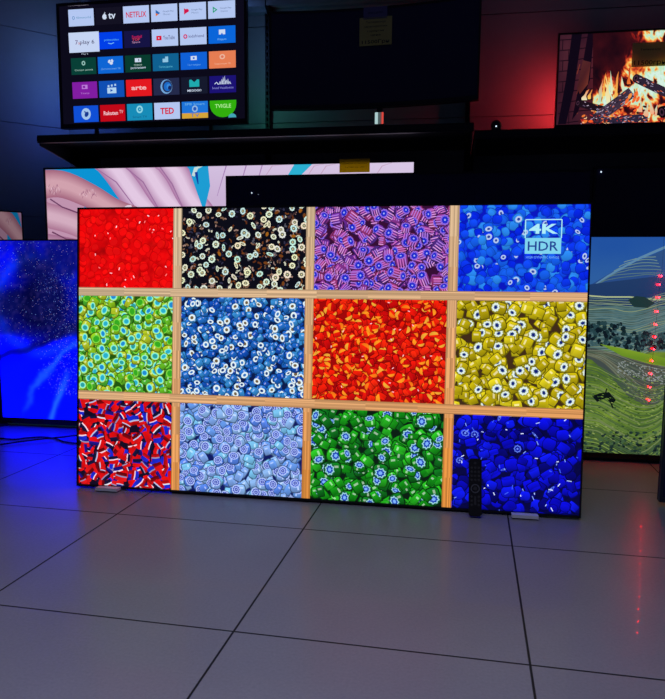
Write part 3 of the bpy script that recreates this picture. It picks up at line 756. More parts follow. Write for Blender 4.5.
# right-hand front panel
PE = Plane(2.30, YW); ue0 = PE.uv(659.5, 495)[0]
re_ = (ue0, ue0+1.1, PE.uv(661, 502)[1], PE.uv(661, 502)[1]+.68)
television('dark television corner at the right edge, nearest the camera', PE, re_, t=.009, tb=.016, bezel='bezel_blue', feet=[(-.3, .03, re_[2], .1), (.3, .03, re_[2], .1)])

# ================================================================== TELEVISIONS ON THE SHELF
def strip_light(parent, x, z0, z1, cols, mt, side):
    n = len(cols)-1; v = []; f = []; c = []
    for k in range(n+1):
        z = z0+(z1-z0)*k/n; v += [(x-side*.030, .034, z), (x-side*.050, .052, z)]; c += [cols[k]]*2
    for k in range(n): f.append([2*k, 2*k+1, 2*k+3, 2*k+2] if side < 0 else [2*k, 2*k+2, 2*k+3, 2*k+1])
    me = bpy.data.meshes.new('backlight_strip'); me.from_pydata(v, [], f)
    a = me.color_attributes.new('pic', 'FLOAT_COLOR', 'POINT'); a.data.foreach_set('color', np.array([(*q, 1) for q in c], dtype=np.float32).ravel())
    me.materials.append(mt); o = bpy.data.objects.new('backlight_strip', me); COL.objects.link(o); o.parent = parent
    sd = o.modifiers.new('s', 'SOLIDIFY'); sd.thickness = .001
    return o
glow_home = screen_mat('blue backlight leds', 24); glow_fire = screen_mat('red backlight leds', 30)
PH = Plane(3.24, YW)
uh0, uh1 = PH.uv(58.5, 60)[0], PH.uv(247, 60)[0]; vh0 = PH.uv(160, 126.0)[1]; vh1 = PH.uv(56, 4)[1]
rh = (uh0, uh1, vh0, vh1)
def home(w, h):
    p = Pic(w, h, .002); mp = mapped(PH, uh0, vh0, .012, .022)
    p.poly([(0, 0), (w, 0), (w, h), (0, h)], S(12, 10, 26))
    A, Bq, Cq, Dq = mp(67.8, 9.6), mp(235, -.3), mp(236.3, 116.3), mp(74.0, 122.3)
    def g(s_, t_):
        return tuple((A[i]*(1-s_)+Bq[i]*s_)*(1-t_)+(Dq[i]*(1-s_)+Cq[i]*s_)*t_ for i in (0, 1))
    p.map = lambda x, y: g(x/167.3, y/114.5)      # tile grid units, y down
    PX_, PY_, TW, TH = 28.2, 24.45, 26.2, 16.9
    W = S(186, 206, 250); navy = S(22, 20, 70)
    cols = [[W, S(20, 18, 34), W, W, W, W],
            [None, S(0, 66, 240), navy, W, W, S(10, 105, 225)],
            [S(8, 66, 56), S(14, 105, 220), S(8, 62, 48), S(16, 100, 150), S(16, 100, 222), S(238, 130, 86)],
            [S(134, 30, 168), S(16, 82, 186), S(236, 26, 32), S(38, 44, 78), S(22, 26, 46), S(28, 18, 120)],
            [S(16, 82, 220), S(200, 8, 24), S(24, 145, 190), W, S(30, 120, 225), None]]
    def rect(x0, y0, x1, y1, c): p.poly([(x0, y1), (x1, y1), (x1, y0), (x0, y0)], c)
    def T(s_, x, y, hh, c, wide=None, bold=0): p.text(s_, x, y, hh, c, wide=wide, bold=bold, flip=-1)
    p_org = lambda i, j: (i*PX_, j*PY_)
    for j in range(5):
        for i in range(6):
            c = cols[j][i]
            if c is None: continue
            x, y = p_org(i, j); rect(x, y, x+TW, y+TH, c)
    def ctr(i, j): return i*PX_+TW/2, j*PY_+TH/2
    wh = S(215, 228, 250)
    T('Рекомендованные', 11, -4, 1.6, S(170, 160, 180), 21)
    x, y = ctr(0, 0); T('filmworld', x+2.5, y, 2.2, S(90, 150, 190), 15); p.ell(x-8, y, 1.4, 1.8, 0, S(60, 130, 190), 8); p.ell(x-8, y, .9, 1.3, 0, W, 8)
    x, y = ctr(1, 0)
    p.ell(x-4, y+.6, 2.3, 2.7, 0, wh, 12); p.ell(x-1.5, y+.2, .8, 1, 0, cols[0][1], 8); p.strip([(x-4.2, y-2), (x-3.2, y-4)], 1, wh, .4); T('tv', x+3.6, y, 6, wh, 7.5, .02)
    x, y = ctr(2, 0); T('NETFLIX', x, y, 5.6, S(215, 14, 70), 20.5, .015)
    for i, c in ((3, S(40, 110, 190)), (4, S(215, 20, 80)), (5, S(20, 165, 120))):
        x, y = ctr(i, 0)
        p.poly([(x-8.5, y+3), (x-4, y), (x-8.5, y-3.4)], c)
        if i == 3: p.poly([(x-8.5, y+3), (x-5.5, y+1.2), (x-8.5, y)], S(235, 120, 60))
        if i == 4: p.ell(x-5.6, y-.8, 2, 1.8, 0, c, 8)
        if i == 5: p.poly([(x-7.6, y+1.2), (x-5.6, y-.1), (x-7.6, y-1.4)], W)
        T('Google Play', x+4, y-1.2, 1.9, S(90, 110, 150), 11); T(('Movies', 'Music', 'Games')[i-3], x+2.4, y+1.5, 1.8, S(120, 140, 180), 7)
    # enlarged tile
    y0 = PY_-1.3; rect(-1.0, y0, 30.6, y0+20.2, S(205, 220, 252)); T('play 6', 18, y0+10.6, 5.4, S(50, 40, 90), 15); T('7', 7, y0+10, 4.4, S(90, 50, 120)); T('tv', 9.6, y0+11, 2.4, S(210, 90, 60), 2.6); T('Play 6', 15, y0+22.1, 1.5, wh, 7)
    x, y = ctr(1, 1); T('primevideo', x+2, y-.4, 2.7, S(90, 190, 250), 15); p.strip([(x-1.5, y+2.6), (x+1.6, y+3.4), (x+4.5, y+2.4)], .8, S(120, 200, 255))
    x, y = ctr(2, 1); T('Football', x, y-2.4, 2.8, S(190, 30, 90), 10, .02); T('TOP', x-1, y+.4, 2.6, S(205, 60, 80), 8, .02); T('Space', x-1, y+3.2, 2.6, S(200, 150, 190), 8)
    x, y = ctr(3, 1); p.poly([(x-8.6, y-2), (x-3.4, y-2), (x-3.4, y+2.4), (x-8.6, y+2.4)], S(225, 10, 50)); p.poly([(x-6.8, y+1.2), (x-5, y+.2), (x-6.8, y-.8)], W); T('YouTube', x+4, y, 4, S(60, 60, 110), 11.5)
    x, y = ctr(4, 1); p.ell(x-7.8, y, 2.1, 2.3, 0, S(215, 40, 110), 10); p.ell(x-7.8, y, 1, 1.1, 0, W, 8); T('kidsfriend', x+3, y, 2.8, S(60, 60, 120), 15)
    def ic(i, j, txt, c=wh, dy=0):
        x, y = ctr(i, j); rect(x-3, y-5.2+dy, x+3, y-.8+dy, c); p.ell(x+.8, y-3+dy, 1.2, 1.2, 0, cols[j][i], 8)
        if txt: T(txt, x, y+4.2+dy, 2.1, c, min(19, 2.2*len(txt)))
    x, y = ctr(5, 1); rect(x-3, y-5, x+3.2, y-.2, wh); p.poly([(x-1.6, y+.8), (x+1.6, y+.8), (x, y-2)], cols[1][5]); T('Радио', x, y+4.6, 2.1, S(130, 200, 250), 8.5)
    x, y = ctr(0, 2); p.ell(x, y-3, 2, 2.4, 0, S(150, 200, 190), 10); p.ell(x, y-3, .9, 1.2, 0, cols[2][0], 7); T('Скоро дома', x, y+4, 2.1, S(170, 210, 200), 19)
    x, y = ctr(1, 2); p.ell(x-1.2, y-3.6, 1.3, 1.8, .5, wh, 8); p.ell(x+1.8, y-4, 1.2, 1.7, -.4, wh, 8); p.ell(x+.8, y-1.6, 1.8, 1.5, 0, wh, 8); T('Детские кино ТВ', x, y+4, 2.0, S(120, 180, 240), 20)
    x, y = ctr(2, 2); rect(x-3, y-5.4, x+3.4, y-1.4, wh); rect(x+.6, y-4.6, x+1.4, y-2.2, cols[2][2]); T('Новые', x, y+1.2, 1.8, S(180, 210, 200), 8); T('дополнения', x, y+4.6, 2.1, wh, 15.5)
    x, y = ctr(3, 2); rect(x-3, y-3.6, x+2, y, S(150, 205, 235)); rect(x-.4, y-5.6, x+2.6, y-.2, S(150, 205, 235)); T('Телеканалы', x, y+4.4, 2.0, S(90, 190, 220), 14)
    x, y = ctr(4, 2); rect(x-3, y-4.8, x+3, y-.8, wh); p.ell(x, y-2.8, 1.1, 1.1, 0, cols[2][4], 7); T('Тест медиа', x, y+4, 2.0, S(110, 180, 245), 13)
    x, y = ctr(5, 2); p.ell(x, y-2.8, 2.8, 2.6, 0, S(245, 190, 165), 10); p.ell(x, y-2.8, 1.5, 1.4, 0, S(230, 120, 90), 8); T('Трансляции ТВ', x, y+4.2, 2.0, S(250, 190, 160), 16)
    x, y = ctr(0, 3); rect(x-3, y-5.4, x+3, y-1.2, S(195, 130, 225)); rect(x-2, y-4.4, x+.6, y-2.2, cols[3][0]); T('Театр', x, y+3.4, 2.1, S(200, 130, 225), 9)
    x, y = ctr(1, 3); rect(x-4.6, y-1.4, x+4.8, y+4.4, S(185, 220, 250)); p.poly([(x-1.4, y+2.8), (x+1.6, y+1.4), (x-1.4, y)], cols[3][1])
    for q in (-4, -.6, 3): rect(x+q, y-4.6-q*.15, x+q+1.8, y-2.6-q*.15, S(185, 220, 250))
    x, y = ctr(2, 3); T('arte', x, y, 4.2, S(250, 190, 190), 15.5, .03)
    x, y = ctr(3, 3); p.ell(x, y, 6, 7.2, 0, S(120, 175, 230), 20); p.ell(x+.8, y-.3, 5, 6.2, 0, S(38, 50, 90), 20); p.ell(x+1.2, y, 3.8, 4.6, 0, S(30, 110, 205), 16); p.ell(x+2.4, y, 2.2, 2.8, 0, S(60, 140, 225), 12); p.ell(x+3.2, y+1.2, 1.6, 2.2, .3, S(22, 40, 100), 10)
    x, y = ctr(4, 3); c = S(32, 175, 180); p.poly([(x-5, y+1.4), (x+5, y+1.4), (x+5, y-5.6), (x+3, y-6), (x, y-3.2), (x-3, y-6), (x-5, y-5.6)], c); T('MEGOGO', x, y+5, 2.2, wh, 14, .02)
    x, y = ctr(5, 3); p.strip([(x-8, y-.4), (x-6, y-2.2), (x-4.6, y-.2), (x-4, y-.2)], .9, wh)
    for q, hh in ((-2.6, 3), (-.8, 5), (.6, 7), (2, 8), (3.6, 4), (5.2, 5), (7, 2.4)): p.strip([(x+q-.9, y), (x+q, y-hh), (x+q+.9, y)], .8, wh)
    T('Sound Visualization', x, y+3.4, 2.2, S(150, 150, 230), 21)
    x, y = ctr(0, 4); p.ell(x, y, 5, 6, 0, S(170, 205, 245), 18); p.ell(x+.6, y+.4, 2, 3, .5, S(22, 60, 150), 10); p.strip([(x-1.4, y-3), (x-.2, y)], 1.2, S(22, 60, 150))
    x, y = ctr(1, 4); T('Rakuten', x-2, y, 4.2, S(250, 200, 210), 15, .02); T('TV', x+9, y-1, 3.4, S(250, 200, 210), 4)
    x, y = ctr(2, 4); p.ell(x, y-2.6, 3.4, 3.9, 0, S(150, 225, 240), 14); p.ell(x, y-2.6, 1.9, 2.3, 0, cols[4][2], 10); p.ell(x+.2, y-2.6, .8, .8, 0, S(150, 225, 240), 6); T('Smart TV', x, y+5, 2.2, S(20, 90, 130), 15)
    x, y = ctr(3, 4); T('TED', x, y, 6.4, S(220, 12, 50), 14, .03)
    x, y = ctr(4, 4); rect(x-TW/2, y+3.2, x+TW/2, y+TH/2, S(222, 170, 60)); T('SPB Smart', x, y-5.8, 2.2, S(120, 195, 240), 20); p.ell(x, y-1, 3, 3.4, 0, S(150, 190, 235), 12); p.ell(x, y-1, 1.7, 2, 0, S(40, 90, 190), 9); T('TV', x, y+5.4, 3.6, S(60, 110, 190), 9)
    x0_, y0_ = p_org(5, 4); P_ = [(x0_, y0_), (x0_+TW, y0_)]+[(x0_+TW/2+TW/2*math.cos(a*math.pi/12), y0_+4+13*math.sin(a*math.pi/12)) for a in range(13)]
    p.poly(P_, S(52, 180, 12)); T('TVIGLE', x0_+TW/2, y0_+5.6, 4, S(180, 245, 150), 16, .02)
    p.poly([(x0_+TW-8+4*math.cos(a)*1.0+4, y0_+17.5-4*math.sin(a)) for a in [math.pi*k/8 for k in range(9)]], S(70, 170, 190))
    return p
th = television('television on the long shelf showing rows of app tiles', PH, rh, t=.012, tb=.022, tt=.012, pic=home, smat=screen_mat('app tile screen', .92), feet=[(-.3, .03, vh0-zsh, .08), (.3, .03, vh0-zsh, .08)], depth=.06)
wl = uh1-uh0
strip_light(th, -wl/2-.0, .04, vh1-vh0-.03, [S(30, 60, 225), S(60, 110, 225), S(100, 140, 210), S(70, 100, 150)], glow_home, -1)
strip_light(th, wl/2+.0, .04, vh1-vh0-.03, [S(40, 165, 120), S(60, 130, 130), S(75, 100, 150), S(70, 95, 150)], screen_mat('teal backlight leds', 14), 1)

# fireplace television
PF = Plane(3.36, YW)
uf0 = PF.uv(556.5, 80)[0]; vf0 = PF.uv(600, 127)[1]; vf1 = PF.uv(558, 33.5)[1]; rf = (uf0, uf0+(vf1-vf0)*1.72, vf0, vf1)
def fire(w, h):
    p = Pic(w, h, .002); mp = mapped(PF, uf0, vf0, .007, .014)
    def f(x, y):
        q = x/h; r_ = y/h
        c = mix(S(22, 6, 16), S(62, 14, 22), .4+.5*fb(x*12, y*12, 8))
        if q < .42:
            c = mix(S(44, 18, 34), S(74, 34, 46), .5+.6*fb(x*20, y*6, 9))
        gl = math.exp(-(((q-.95)/.5)**2+((r_-.45)/.35)**2)); c = mix(c, S(150, 40, 24), gl*.55)
        return c
    p.grid(0, w, 0, h, 60, 40, f)
    p.map = mp
    # brick side wall of the fireplace with dark posts
    for k in range(9):
        y = 38+k*10.5; p.strip([(558, y+2), (575, y+1-k*.2), (594, y-2)], 1.0, S(24, 8, 20))
    for k in range(8): p.strip([(563+(k % 2)*6, 40+k*10.5), (562.5+(k % 2)*6, 50+k*10.5)], .8, S(26, 10, 22))
    for k in range(7): p.strip([(580+(k % 2)*6, 44+k*10), (577+(k % 2)*6, 54+k*10)], .8, S(120, 50, 36))
    p.poly([(572, 33), (582, 33), (574, 90), (566, 124), (558, 124), (566, 80)], S(14, 6, 20)); p.poly([(588, 33), (594, 33), (590, 80), (578, 112), (572, 120), (580, 80)], S(18, 6, 20))
    p.poly([(583, 60), (591, 62), (588, 84), (580, 94), (577, 88)], [S(84, 38, 38), S(78, 32, 36), S(112, 50, 40), S(90, 36, 32), S(66, 28, 32)])
    def flame(x, y, w_, h_, lean, c0, c1):
        P = []; C = []
        n = 9
        for k in range(n+1):
            t = k/n; ww = w_*(1-t)**.7*(.8+.3*math.sin(t*9+x)); P.append((x-ww+lean*t*t+math.sin(t*6+x)*w_*.25*t, y-h_*t)); C.append(mix(c0, c1, t))
        for k in range(n, -1, -1):
            t = k/n; ww = w_*(1-t)**.7*(.8+.3*math.cos(t*8+x)); P.append((x+ww+lean*t*t+math.sin(t*6+x)*w_*.25*t, y-h_*t)); C.append(mix(c0, c1, t))
        p.poly(P, C)
    Wt, Yl, Or, Rd, Te = S(235, 235, 190), S(250, 205, 95), S(240, 120, 50), S(190, 40, 30), S(180, 225, 190)
    blobs = [(614, 99, 13, 12, 1), (600, 101, 8, 9, .9), (633, 93, 12, 14, 1), (650, 86, 14, 15, 1.1), (672, 76, 26, 18, 1.25), (627, 76, 5, 13, .62), (631, 58, 5, 9, .5),
             (660, 34, 22, 8, 1.2), (587, 99, 6, 4, .75), (646, 112, 10, 9, .9), (600, 116, 20, 7, .62), (662, 118, 20, 6, .6), (608, 84, 6, 14, .55)]
    def heat(x, y):
        hh = sum(a_*math.exp(-((x-bx)/sx_)**2-((y-by)/sy_)**2) for bx, by, sx_, sy_, a_ in blobs)
        wx = x+5*fb(x*.05, y*.05, 21); n_ = 1-abs(fb(wx*.16, y*.075, 22, 5))*2.2
        return hh*(.45+.75*n_)
    ramp = [(0, None), (.2, S(70, 14, 20)), (.34, S(165, 36, 28)), (.48, S(238, 104, 44)), (.62, S(250, 190, 84)), (.78, S(228, 236, 170)), (1.0, S(180, 228, 200)), (1.3, S(215, 240, 225))]
    def ff(x, y):
        t = heat(x, y); base_ = mix(S(22, 6, 16), S(62, 14, 22), .4+.5*fb(x*.06, y*.06, 8))
        if t < .2: return mix(base_, S(70, 14, 20), max(0, t)/.2)
        for k in range(2, len(ramp)):
            if t < ramp[k][0]: return mix(ramp[k-1][1], ramp[k][1], (t-ramp[k-1][0])/(ramp[k][0]-ramp[k-1][0]))
        return ramp[-1][1]
    p.grid(593, 700, 30, 126, 180, 150, ff)
    Wt, Yl, Or, Rd, Te = S(235, 235, 190), S(250, 205, 95), S(240, 120, 50), S(190, 40, 30), S(180, 225, 190)
    for x, y, w_, h_, l, a, c in ((600, 102, 2.4, 24, 3, Te, Or), (608, 104, 2.6, 30, -2, Wt, Yl), (616, 103, 2.6, 32, 3, Yl, Or), (584, 100, 3, 11, 6, Wt, Or), (624, 98, 2.6, 22, -3, Te, Wt), (604, 96, 1.6, 24, 2, Yl, Or), (612, 94, 1.6, 24, -2, Wt, Te), (629, 84, 2, 20, 2, Or, Rd), (589, 99, 2, 10, 4, Yl, Or)):
        flame(x, y, w_, h_, l, a, c)
    for k in range(120):      # ember bed
        x = random.uniform(580, 690); y = random.uniform(104, 124); r = random.uniform(.8, 2.4); p.ell(x, y, r*1.4, r*.7, random.uniform(-.6, .3), random.choice((Or, Rd, S(250, 90, 40), S(60, 20, 30), S(235, 150, 90), S(40, 14, 26))), 7)
    def log(x0, y0, x1, y1, w_, base, n=26):
        p.strip([(x0, y0), (x1, y1)], w_, base); L = math.hypot(x1-x0, y1-y0); dx, dy = (x1-x0)/L, (y1-y0)/L
        p.ell(x0, y0, w_*.35, w_*.5, math.atan2(dy, dx), mul(base, .5), 10); p.ell(x0, y0, w_*.22, w_*.34, math.atan2(dy, dx), S(70, 40, 60), 8); p.ell(x0, y0, w_*.12, w_*.2, math.atan2(dy, dx), S(12, 8, 16), 8)
        for k in range(n):
            t = random.random(); o = random.uniform(-.45, .45)*w_; x = x0+(x1-x0)*t-dy*o; y = y0+(y1-y0)*t+dx*o; l = random.uniform(1.5, 3)
            p.strip([(x, y), (x+dx*l-dy*random.uniform(-1, 1), y+dy*l+dx*random.uniform(-1, 1))], .7, random.choice((S(150, 140, 170), S(110, 90, 120), S(190, 170, 190), S(220, 100, 60), S(20, 14, 24))))
    log(578, 103, 606, 110, 7, S(30, 16, 26), 14); log(636, 78, 690, 104, 9, S(44, 34, 52), 40); log(640, 118, 612, 121, 8, S(44, 38, 60), 20)
    log(606, 121, 648, 118, 7, S(44, 38, 60), 26)
    log(596, 119, 632, 92, 11, S(62, 46, 64), 60)
    for x, y in ((630, 96), (634, 100), (627, 101), (636, 94), (629, 104), (638, 99)): p.ell(x, y, 1.6, 3.4, .5, random.choice((S(245, 105, 45), S(250, 150, 70))), 8)
    for x, y, w_, h_, l in ((646, 116, 3, 13, 3), (652, 114, 2.4, 16, -3), (640, 112, 2.4, 11, 2), (656, 116, 2, 12, 1)): flame(x, y, w_, h_, l, S(245, 170, 130), Te)
    for k in range(60):
        x = random.uniform(578, 690); y = random.uniform(114, 125); p.strip([(x, y), (x+random.uniform(-3, 3), y+random.uniform(-1.5, 1.5))], .8, random.choice((S(250, 130, 70), S(170, 150, 180), S(250, 200, 150), S(200, 50, 40))))
    log(662, 112, 700, 106, 12, S(14, 10, 18), 6)
    return p
tf = television('television at the top right showing a log fire', PF, rf, t=.007, tb=.014, tt=.007, pic=fire, smat=screen_mat('log fire screen', 1.0), feet=[(-.25, .03, vf0-zsr, .08), (.25, .03, vf0-zsr, .08)], depth=.06)
strip_light(tf, -(rf[1]-rf[0])/2, .0, vf1-vf0-.03, [S(175, 40, 42), S(240, 48, 54), S(240, 46, 54), S(90, 20, 24), S(20, 6, 10)], glow_fire, -1)

# curved television, switched off
PC = Plane(3.22, -.22)
uc0, uc1 = PC.uv(272.5, 60)[0], PC.uv(480, 60)[0]; vc0 = PC.uv(272, 112)[1]; vc1 = PC.uv(272, 15.5)[1]
wc, hc = uc1-uc0, vc1-vc0
root = empty('television', PC.matrix((uc0+uc1)/2, vc0), 'switched off curved television in the middle of the shelf, paper tags at its top', 'television')
def curved(x0, x1, z0, z1, ya, yb, n=24):
    b = MB(); f_ = lambda x: -.045*(2*x/wc)**2
    for k in range(n+1):
        x = x0+(x1-x0)*k/n; y = f_(x); b.v += [(x, y+ya, z0), (x, y+ya, z1), (x, y+yb, z1), (x, y+yb, z0)]
    for k in range(n):
        i = 4*k
        for q in range(4): b.f.append([i+q, i+(q+1) % 4, i+4+(q+1) % 4, i+4+q])
    b.f.append([3, 2, 1, 0]); b.f.append([4*n, 4*n+1, 4*n+2, 4*n+3]); return b
curved(-wc/2+.008, wc/2-.008, .018, hc-.008, 0, .004).build('screen', M['glass'], root, smooth=False)
b = curved(-wc/2, wc/2, 0, .018, -.004, .01)
for q in (curved(-wc/2, wc/2, hc-.008, hc, -.004, .01), curved(-wc/2, -wc/2+.008, .018, hc-.008, -.004, .01, 2), curved(wc/2-.008, wc/2, .018, hc-.008, -.004, .01, 2)):
    i = len(b.v); b.v += q.v; b.f += [[a+i for a in f_] for f_ in q.f]
b.build('bezel', M['bezel'], root)
curved(-wc/2, wc/2, 0, hc, .010, .03).build('back_cover', M['back'], root)
nx_ = PC.uv(379, 117)[0]-(uc0+uc1)/2; b = MB(); b.box(nx_-.012, nx_+.012, .005, .03, -(vc0-zsh)+.008, .05); b.build('stand_neck', M['bezel'], root)
b = MB(); b.box(nx_-.2, nx_+.2, -.06, .10, -(vc0-zsh), -(vc0-zsh)+.008); b.build('stand_base', M['bezel'], root)

# ================================================================== PAPER TAGS
def tagcard(P, px0, px1, py0, py1, d, mt, label, lines, tilt=0):
    u0, v1 = P.uv(px0, py0); u1, v0 = P.uv(px1, py1); w, h = u1-u0, v1-v0
    root = empty('price_tag', P.matrix((u0+u1)/2, v0, d), label, 'price tag')
    b = MB(); b.box(-w/2, w/2, -.0006, 0, 0, h); card = b.build('card', M[mt], root)
    vs = []; fs = []
    for (t, fy, fh, fw_, bold) in lines:
        v, f = text_mesh(t, bold); k = fw_*w/max(1e-6, np.ptp(v[:, 0])); i = len(vs)
        vs += [(a*k, -.001, h*fy+c*fh*h) for a, c in v]; fs += [[i+q for q in ff] for ff in f]
    if vs:
        me = bpy.data.meshes.new('printed_text'); me.from_pydata(vs, [], fs); me.materials.append(M['ink']); o = bpy.data.objects.new('printed_text', me); COL.objects.link(o); o.parent = card
    return root
tagcard(PC, 360, 392, 19, 45, -.0095, 'olive_paper', 'olive yellow price tag reading 11500 on the curved television', [('11500Грн', .12, .16, .84, .01), ('Телевизор', .82, .09, .6, 0), ('характеристики', .66, .07, .7, 0), ('гарантия', .5, .07, .5, 0), ('цена', .36, .07, .3, 0)])
tagcard(PC, 364, 387.5, 8.5, 18.8, -.0095, 'blue_paper', 'small dim blue tag above the olive one on the curved television', [('акция', .5, .2, .6, 0)])
tagcard(PN, 340, 370, 159.5, 172.5, -.012, 'yellow_paper', 'bright yellow tag on the top edge of the manicure television', [('гарантия 12 месяцев', .65, .1, .8, 0), ('Телевизор LED', .38, .1, .65, 0)])
tagcard(PF, 632, 667, 44, 66.5, -.012, 'olive_paper', 'olive price tag stuck over the flames of the fireplace television', [('11500грн', .14, .24, .86, .01), ('Телевизор', .7, .1, .55, 0)])

# small striped card on the shelf below the curved television
PK = Plane(3.05, YW); ku0, kv1 = PK.uv(375, 112.5); ku1, _ = PK.uv(383.5, 118)
root = empty('striped_card', PK.matrix((ku0+ku1)/2, zsh), 'tiny card with white, grey and red stripes under the curved television, glow added to its colours', 'display card')
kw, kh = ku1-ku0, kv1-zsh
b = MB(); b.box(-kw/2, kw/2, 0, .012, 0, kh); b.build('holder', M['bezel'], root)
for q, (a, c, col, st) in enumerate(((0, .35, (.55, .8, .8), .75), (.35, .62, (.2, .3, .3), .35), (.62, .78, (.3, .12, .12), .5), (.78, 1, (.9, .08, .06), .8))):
    b = MB(); b.box(-kw/2+kw*a, -kw/2+kw*c, -.0015, 0, kh*.3, kh); b.build('stripe', mat('stripe with added glow', col, .5, emit=col, strength=st), root)  # no lamp: emission put into the stripe colours so the card looks lit

# small round camera-like sensor on the right shelf, and the lamp below it
PK2 = Plane(3.02, YW); cu, cv = PK2.uv(496, 127.5)
root = empty('webcam', PK2.matrix(cu, zsr), 'small round black webcam with a white light left of the fireplace television', 'webcam')
rc = .022
b = MB(); b.sphere((0, .0, rc+.004), rc, 18, 12); b.build('camera_body', M['bezel'], root, smooth=True)
b = MB(); b.disc((0, rc+.004), .010, -rc-.003, -rc+.006, 18); b.build('lens', M['lens'], root)
b = MB(); b.disc((0, .002), .02, -.02, .02, 16); b.box(-.02, .02, -.02, .02, 0, .006); b.build('base', M['bezel'], root)
b = MB(); b.sphere((-.001, -rc-.003, cv-zsr), .0034); b.build('status_light', M['stand_light'], root)

# ================================================================== REMOTE CONTROL
d = ray(475, 517.5); base = CAM+d*(-CAMH/d.z)
hit = PM.uv(475, 459)
top = PM.at(hit[0], hit[1], -.012)
base = Vector((base.x, base.y, .0)); V_ = (top-base); Lr = V_.length; V_.normalize()
U_ = (PM.U-V_*PM.U.dot(V_)).normalized(); N_ = V_.cross(U_); N_ = N_ if N_.y > 0 else -N_
mw = Matrix((U_, N_, V_)).transposed().to_4x4(); mw.translation = base+Vector((0, 0, .004))
root = empty('remote_control', mw, 'slim black remote control standing upright against the bead television', 'remote control')
wr = .020
ring = []
for (cx_, cz_, a0) in ((wr-.009, Lr-.009, 0), (-wr+.009, Lr-.009, 90), (-wr+.009, .009, 180), (wr-.009, .009, 270)):
    for k in range(5): a = math.radians(a0+k*22.5); ring.append((cx_+.009*math.cos(a), cz_+.009*math.sin(a)))
b = MB(); b.prism(list(reversed(ring)), -.010, .006); b.build('body', M['remote'], root)
zc = Lr*.48
b = MB(); b.disc((0, zc), .014, -.0118, -.0095, 24, .0105); o = b.build('navigation_ring', M['silver'], root); o['label'] = 'silver navigation ring'
b = MB(); b.disc((0, zc), .006, -.012, -.0095, 16); b.build('button', M['button'], o)
for r_ in (.92,): b = MB(); b.disc((0, Lr*r_), .004, -.0112, -.0095, 12); b.build('button', M['button'], root)
for zz in (.84, .77, .70, .63):
    for x in (-.011, 0, .011): b = MB(); b.disc((x, Lr*zz), .0038, -.0112, -.0095, 12); b.build('button', M['button'], root)
for zz in (.34, .27, .20):
    for x in (-.011, .011): b = MB(); b.disc((x, Lr*zz), .0038, -.0112, -.0095, 12); b.build('button', M['button'], root)
b = MB(); b.box(-.003, .003, -.0112, -.0095, Lr*.19, Lr*.35, .002); b.build('rocker_switch', M['button'], root)

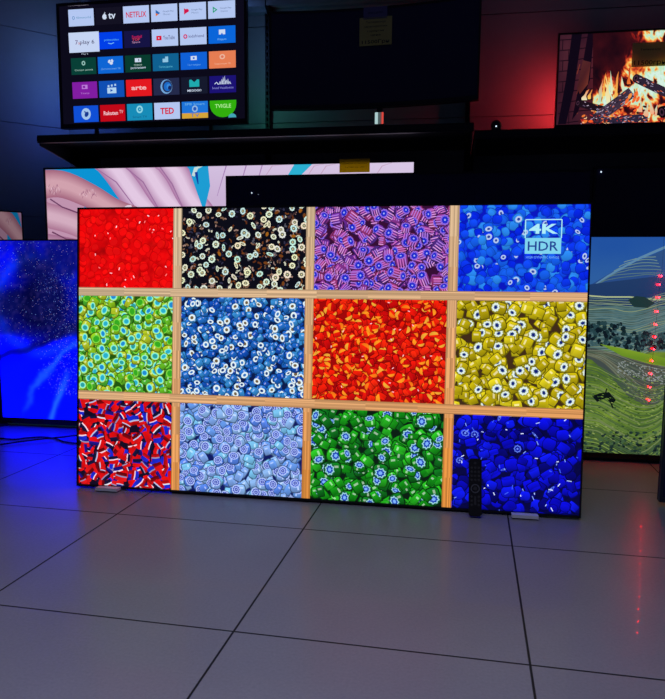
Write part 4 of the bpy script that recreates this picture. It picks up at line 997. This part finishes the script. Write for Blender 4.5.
# ================================================================== CABLES ON THE FLOOR
def floor_pt(px, py, z=.004):
    d = ray(px, py); t = (z-CAMH)/d.z; return CAM+d*t
def smooth_pts(P, n=8):
    out = []
    for i in range(len(P)-1):
        p0 = P[max(i-1, 0)]; p1 = P[i]; p2 = P[i+1]; p3 = P[min(i+2, len(P)-1)]
        for k in range(n):
            t = k/n; out.append(.5*((2*p1)+(p2-p0)*t+(2*p0-5*p1+4*p2-p3)*t*t+(3*p1-p0-3*p2+p3)*t*t*t))
    return out+[P[-1]]
for pts, lb in ((((-60, 436), (-20, 437.5), (0, 438.3), (14, 439.3), (26, 438), (42, 437), (55, 438.5), (66, 442), (82, 443), (120, 440)), 'black cable on the floor nearest the night sky television'),
                (((-60, 446), (-20, 445.5), (0, 444.8), (20, 442.5), (40, 440.6), (58, 438.9), (66, 438.2), (80, 436.5), (120, 436)), 'black cable crossing the other one on the floor, nearer the camera at the frame edge')):
    P_ = smooth_pts([floor_pt(*q, z=.004) for q in pts])
    if 'crossing' in lb: P_ = [Vector((q.x, q.y, q.z+.007*math.exp(-((q-floor_pt(58, 439)).length/.2)**2))) for q in P_]
    b = MB(); b.tube(P_, .0035); tag(b.build('power_cable', M['cable'], smooth=True), lb, 'cable', 'black cables on the floor')

# ================================================================== RED LED STRING in front of the rice terraces
PQ = Plane(2.850, YW)
dots = [(661.5, 276), (659.5, 284.5), (658.8, 297.5), (657.2, 311.5), (656, 324.5), (655, 337), (653.7, 349), (652.3, 361), (651, 374), (649.8, 387.5), (648.8, 400)]
L_ = [PQ.at(*PQ.uv(*q)) for q in dots]
rs = empty('light_string', Matrix.Translation(L_[-1]), 'string of tiny red lights hanging in front of the rice terrace television', 'string lights')
zt = rr[3]+.004
top_pt = PQ.at(PQ.uv(664, 240)[0], zt); back_pt = PR.at((top_pt-PR.O).dot(PR.U), zt+.001, .02)
b = MB(); b.tube([q-L_[-1] for q in [back_pt, top_pt+Vector((0, 0, -.001))]+L_+[L_[-1]+Vector((0, 0, -.02))]], .0005, 5); b.build('wire', M['cable'], rs)
for q in L_:
    b = MB(); b.sphere((0, 0, 0), .0030, 10, 7); o = b.build('led_bulb', M['red_led'], rs, smooth=True); o.location = q-L_[-1]+Vector((0, -.0015, 0))

# ================================================================== LIGHT
def area(name, loc, size, energy, color, target, spread=180):
    l = bpy.data.lights.new(name, 'AREA'); l.shape = 'RECTANGLE'; l.size, l.size_y = size; l.energy = energy; l.color = color; l.spread = math.radians(spread)
    o = bpy.data.objects.new(name, l); COL.objects.link(o); o.location = loc
    o.rotation_euler = (Vector(target)-Vector(loc)).to_track_quat('-Z', 'Y').to_euler(); return o
area('ceiling_lamp', (-.3, .1, 3.0), (2.2, 1.4), 20, (.70, .73, 1.0), (-.3, .1, 0), 95)
w = bpy.data.worlds.new('shop ambient'); SC.world = w; w.use_nodes = True
w.node_tree.nodes['Background'].inputs[0].default_value = (.36, .42, 1, 1); w.node_tree.nodes['Background'].inputs[1].default_value = .024
SC.view_settings.view_transform = 'Standard'; SC.view_settings.look = 'None'; SC.view_settings.exposure = 0; SC.view_settings.gamma = 1
SC.view_settings.use_curve_mapping = False
SC.cycles.max_bounces = 6; SC.cycles.sample_clamp_indirect = 40
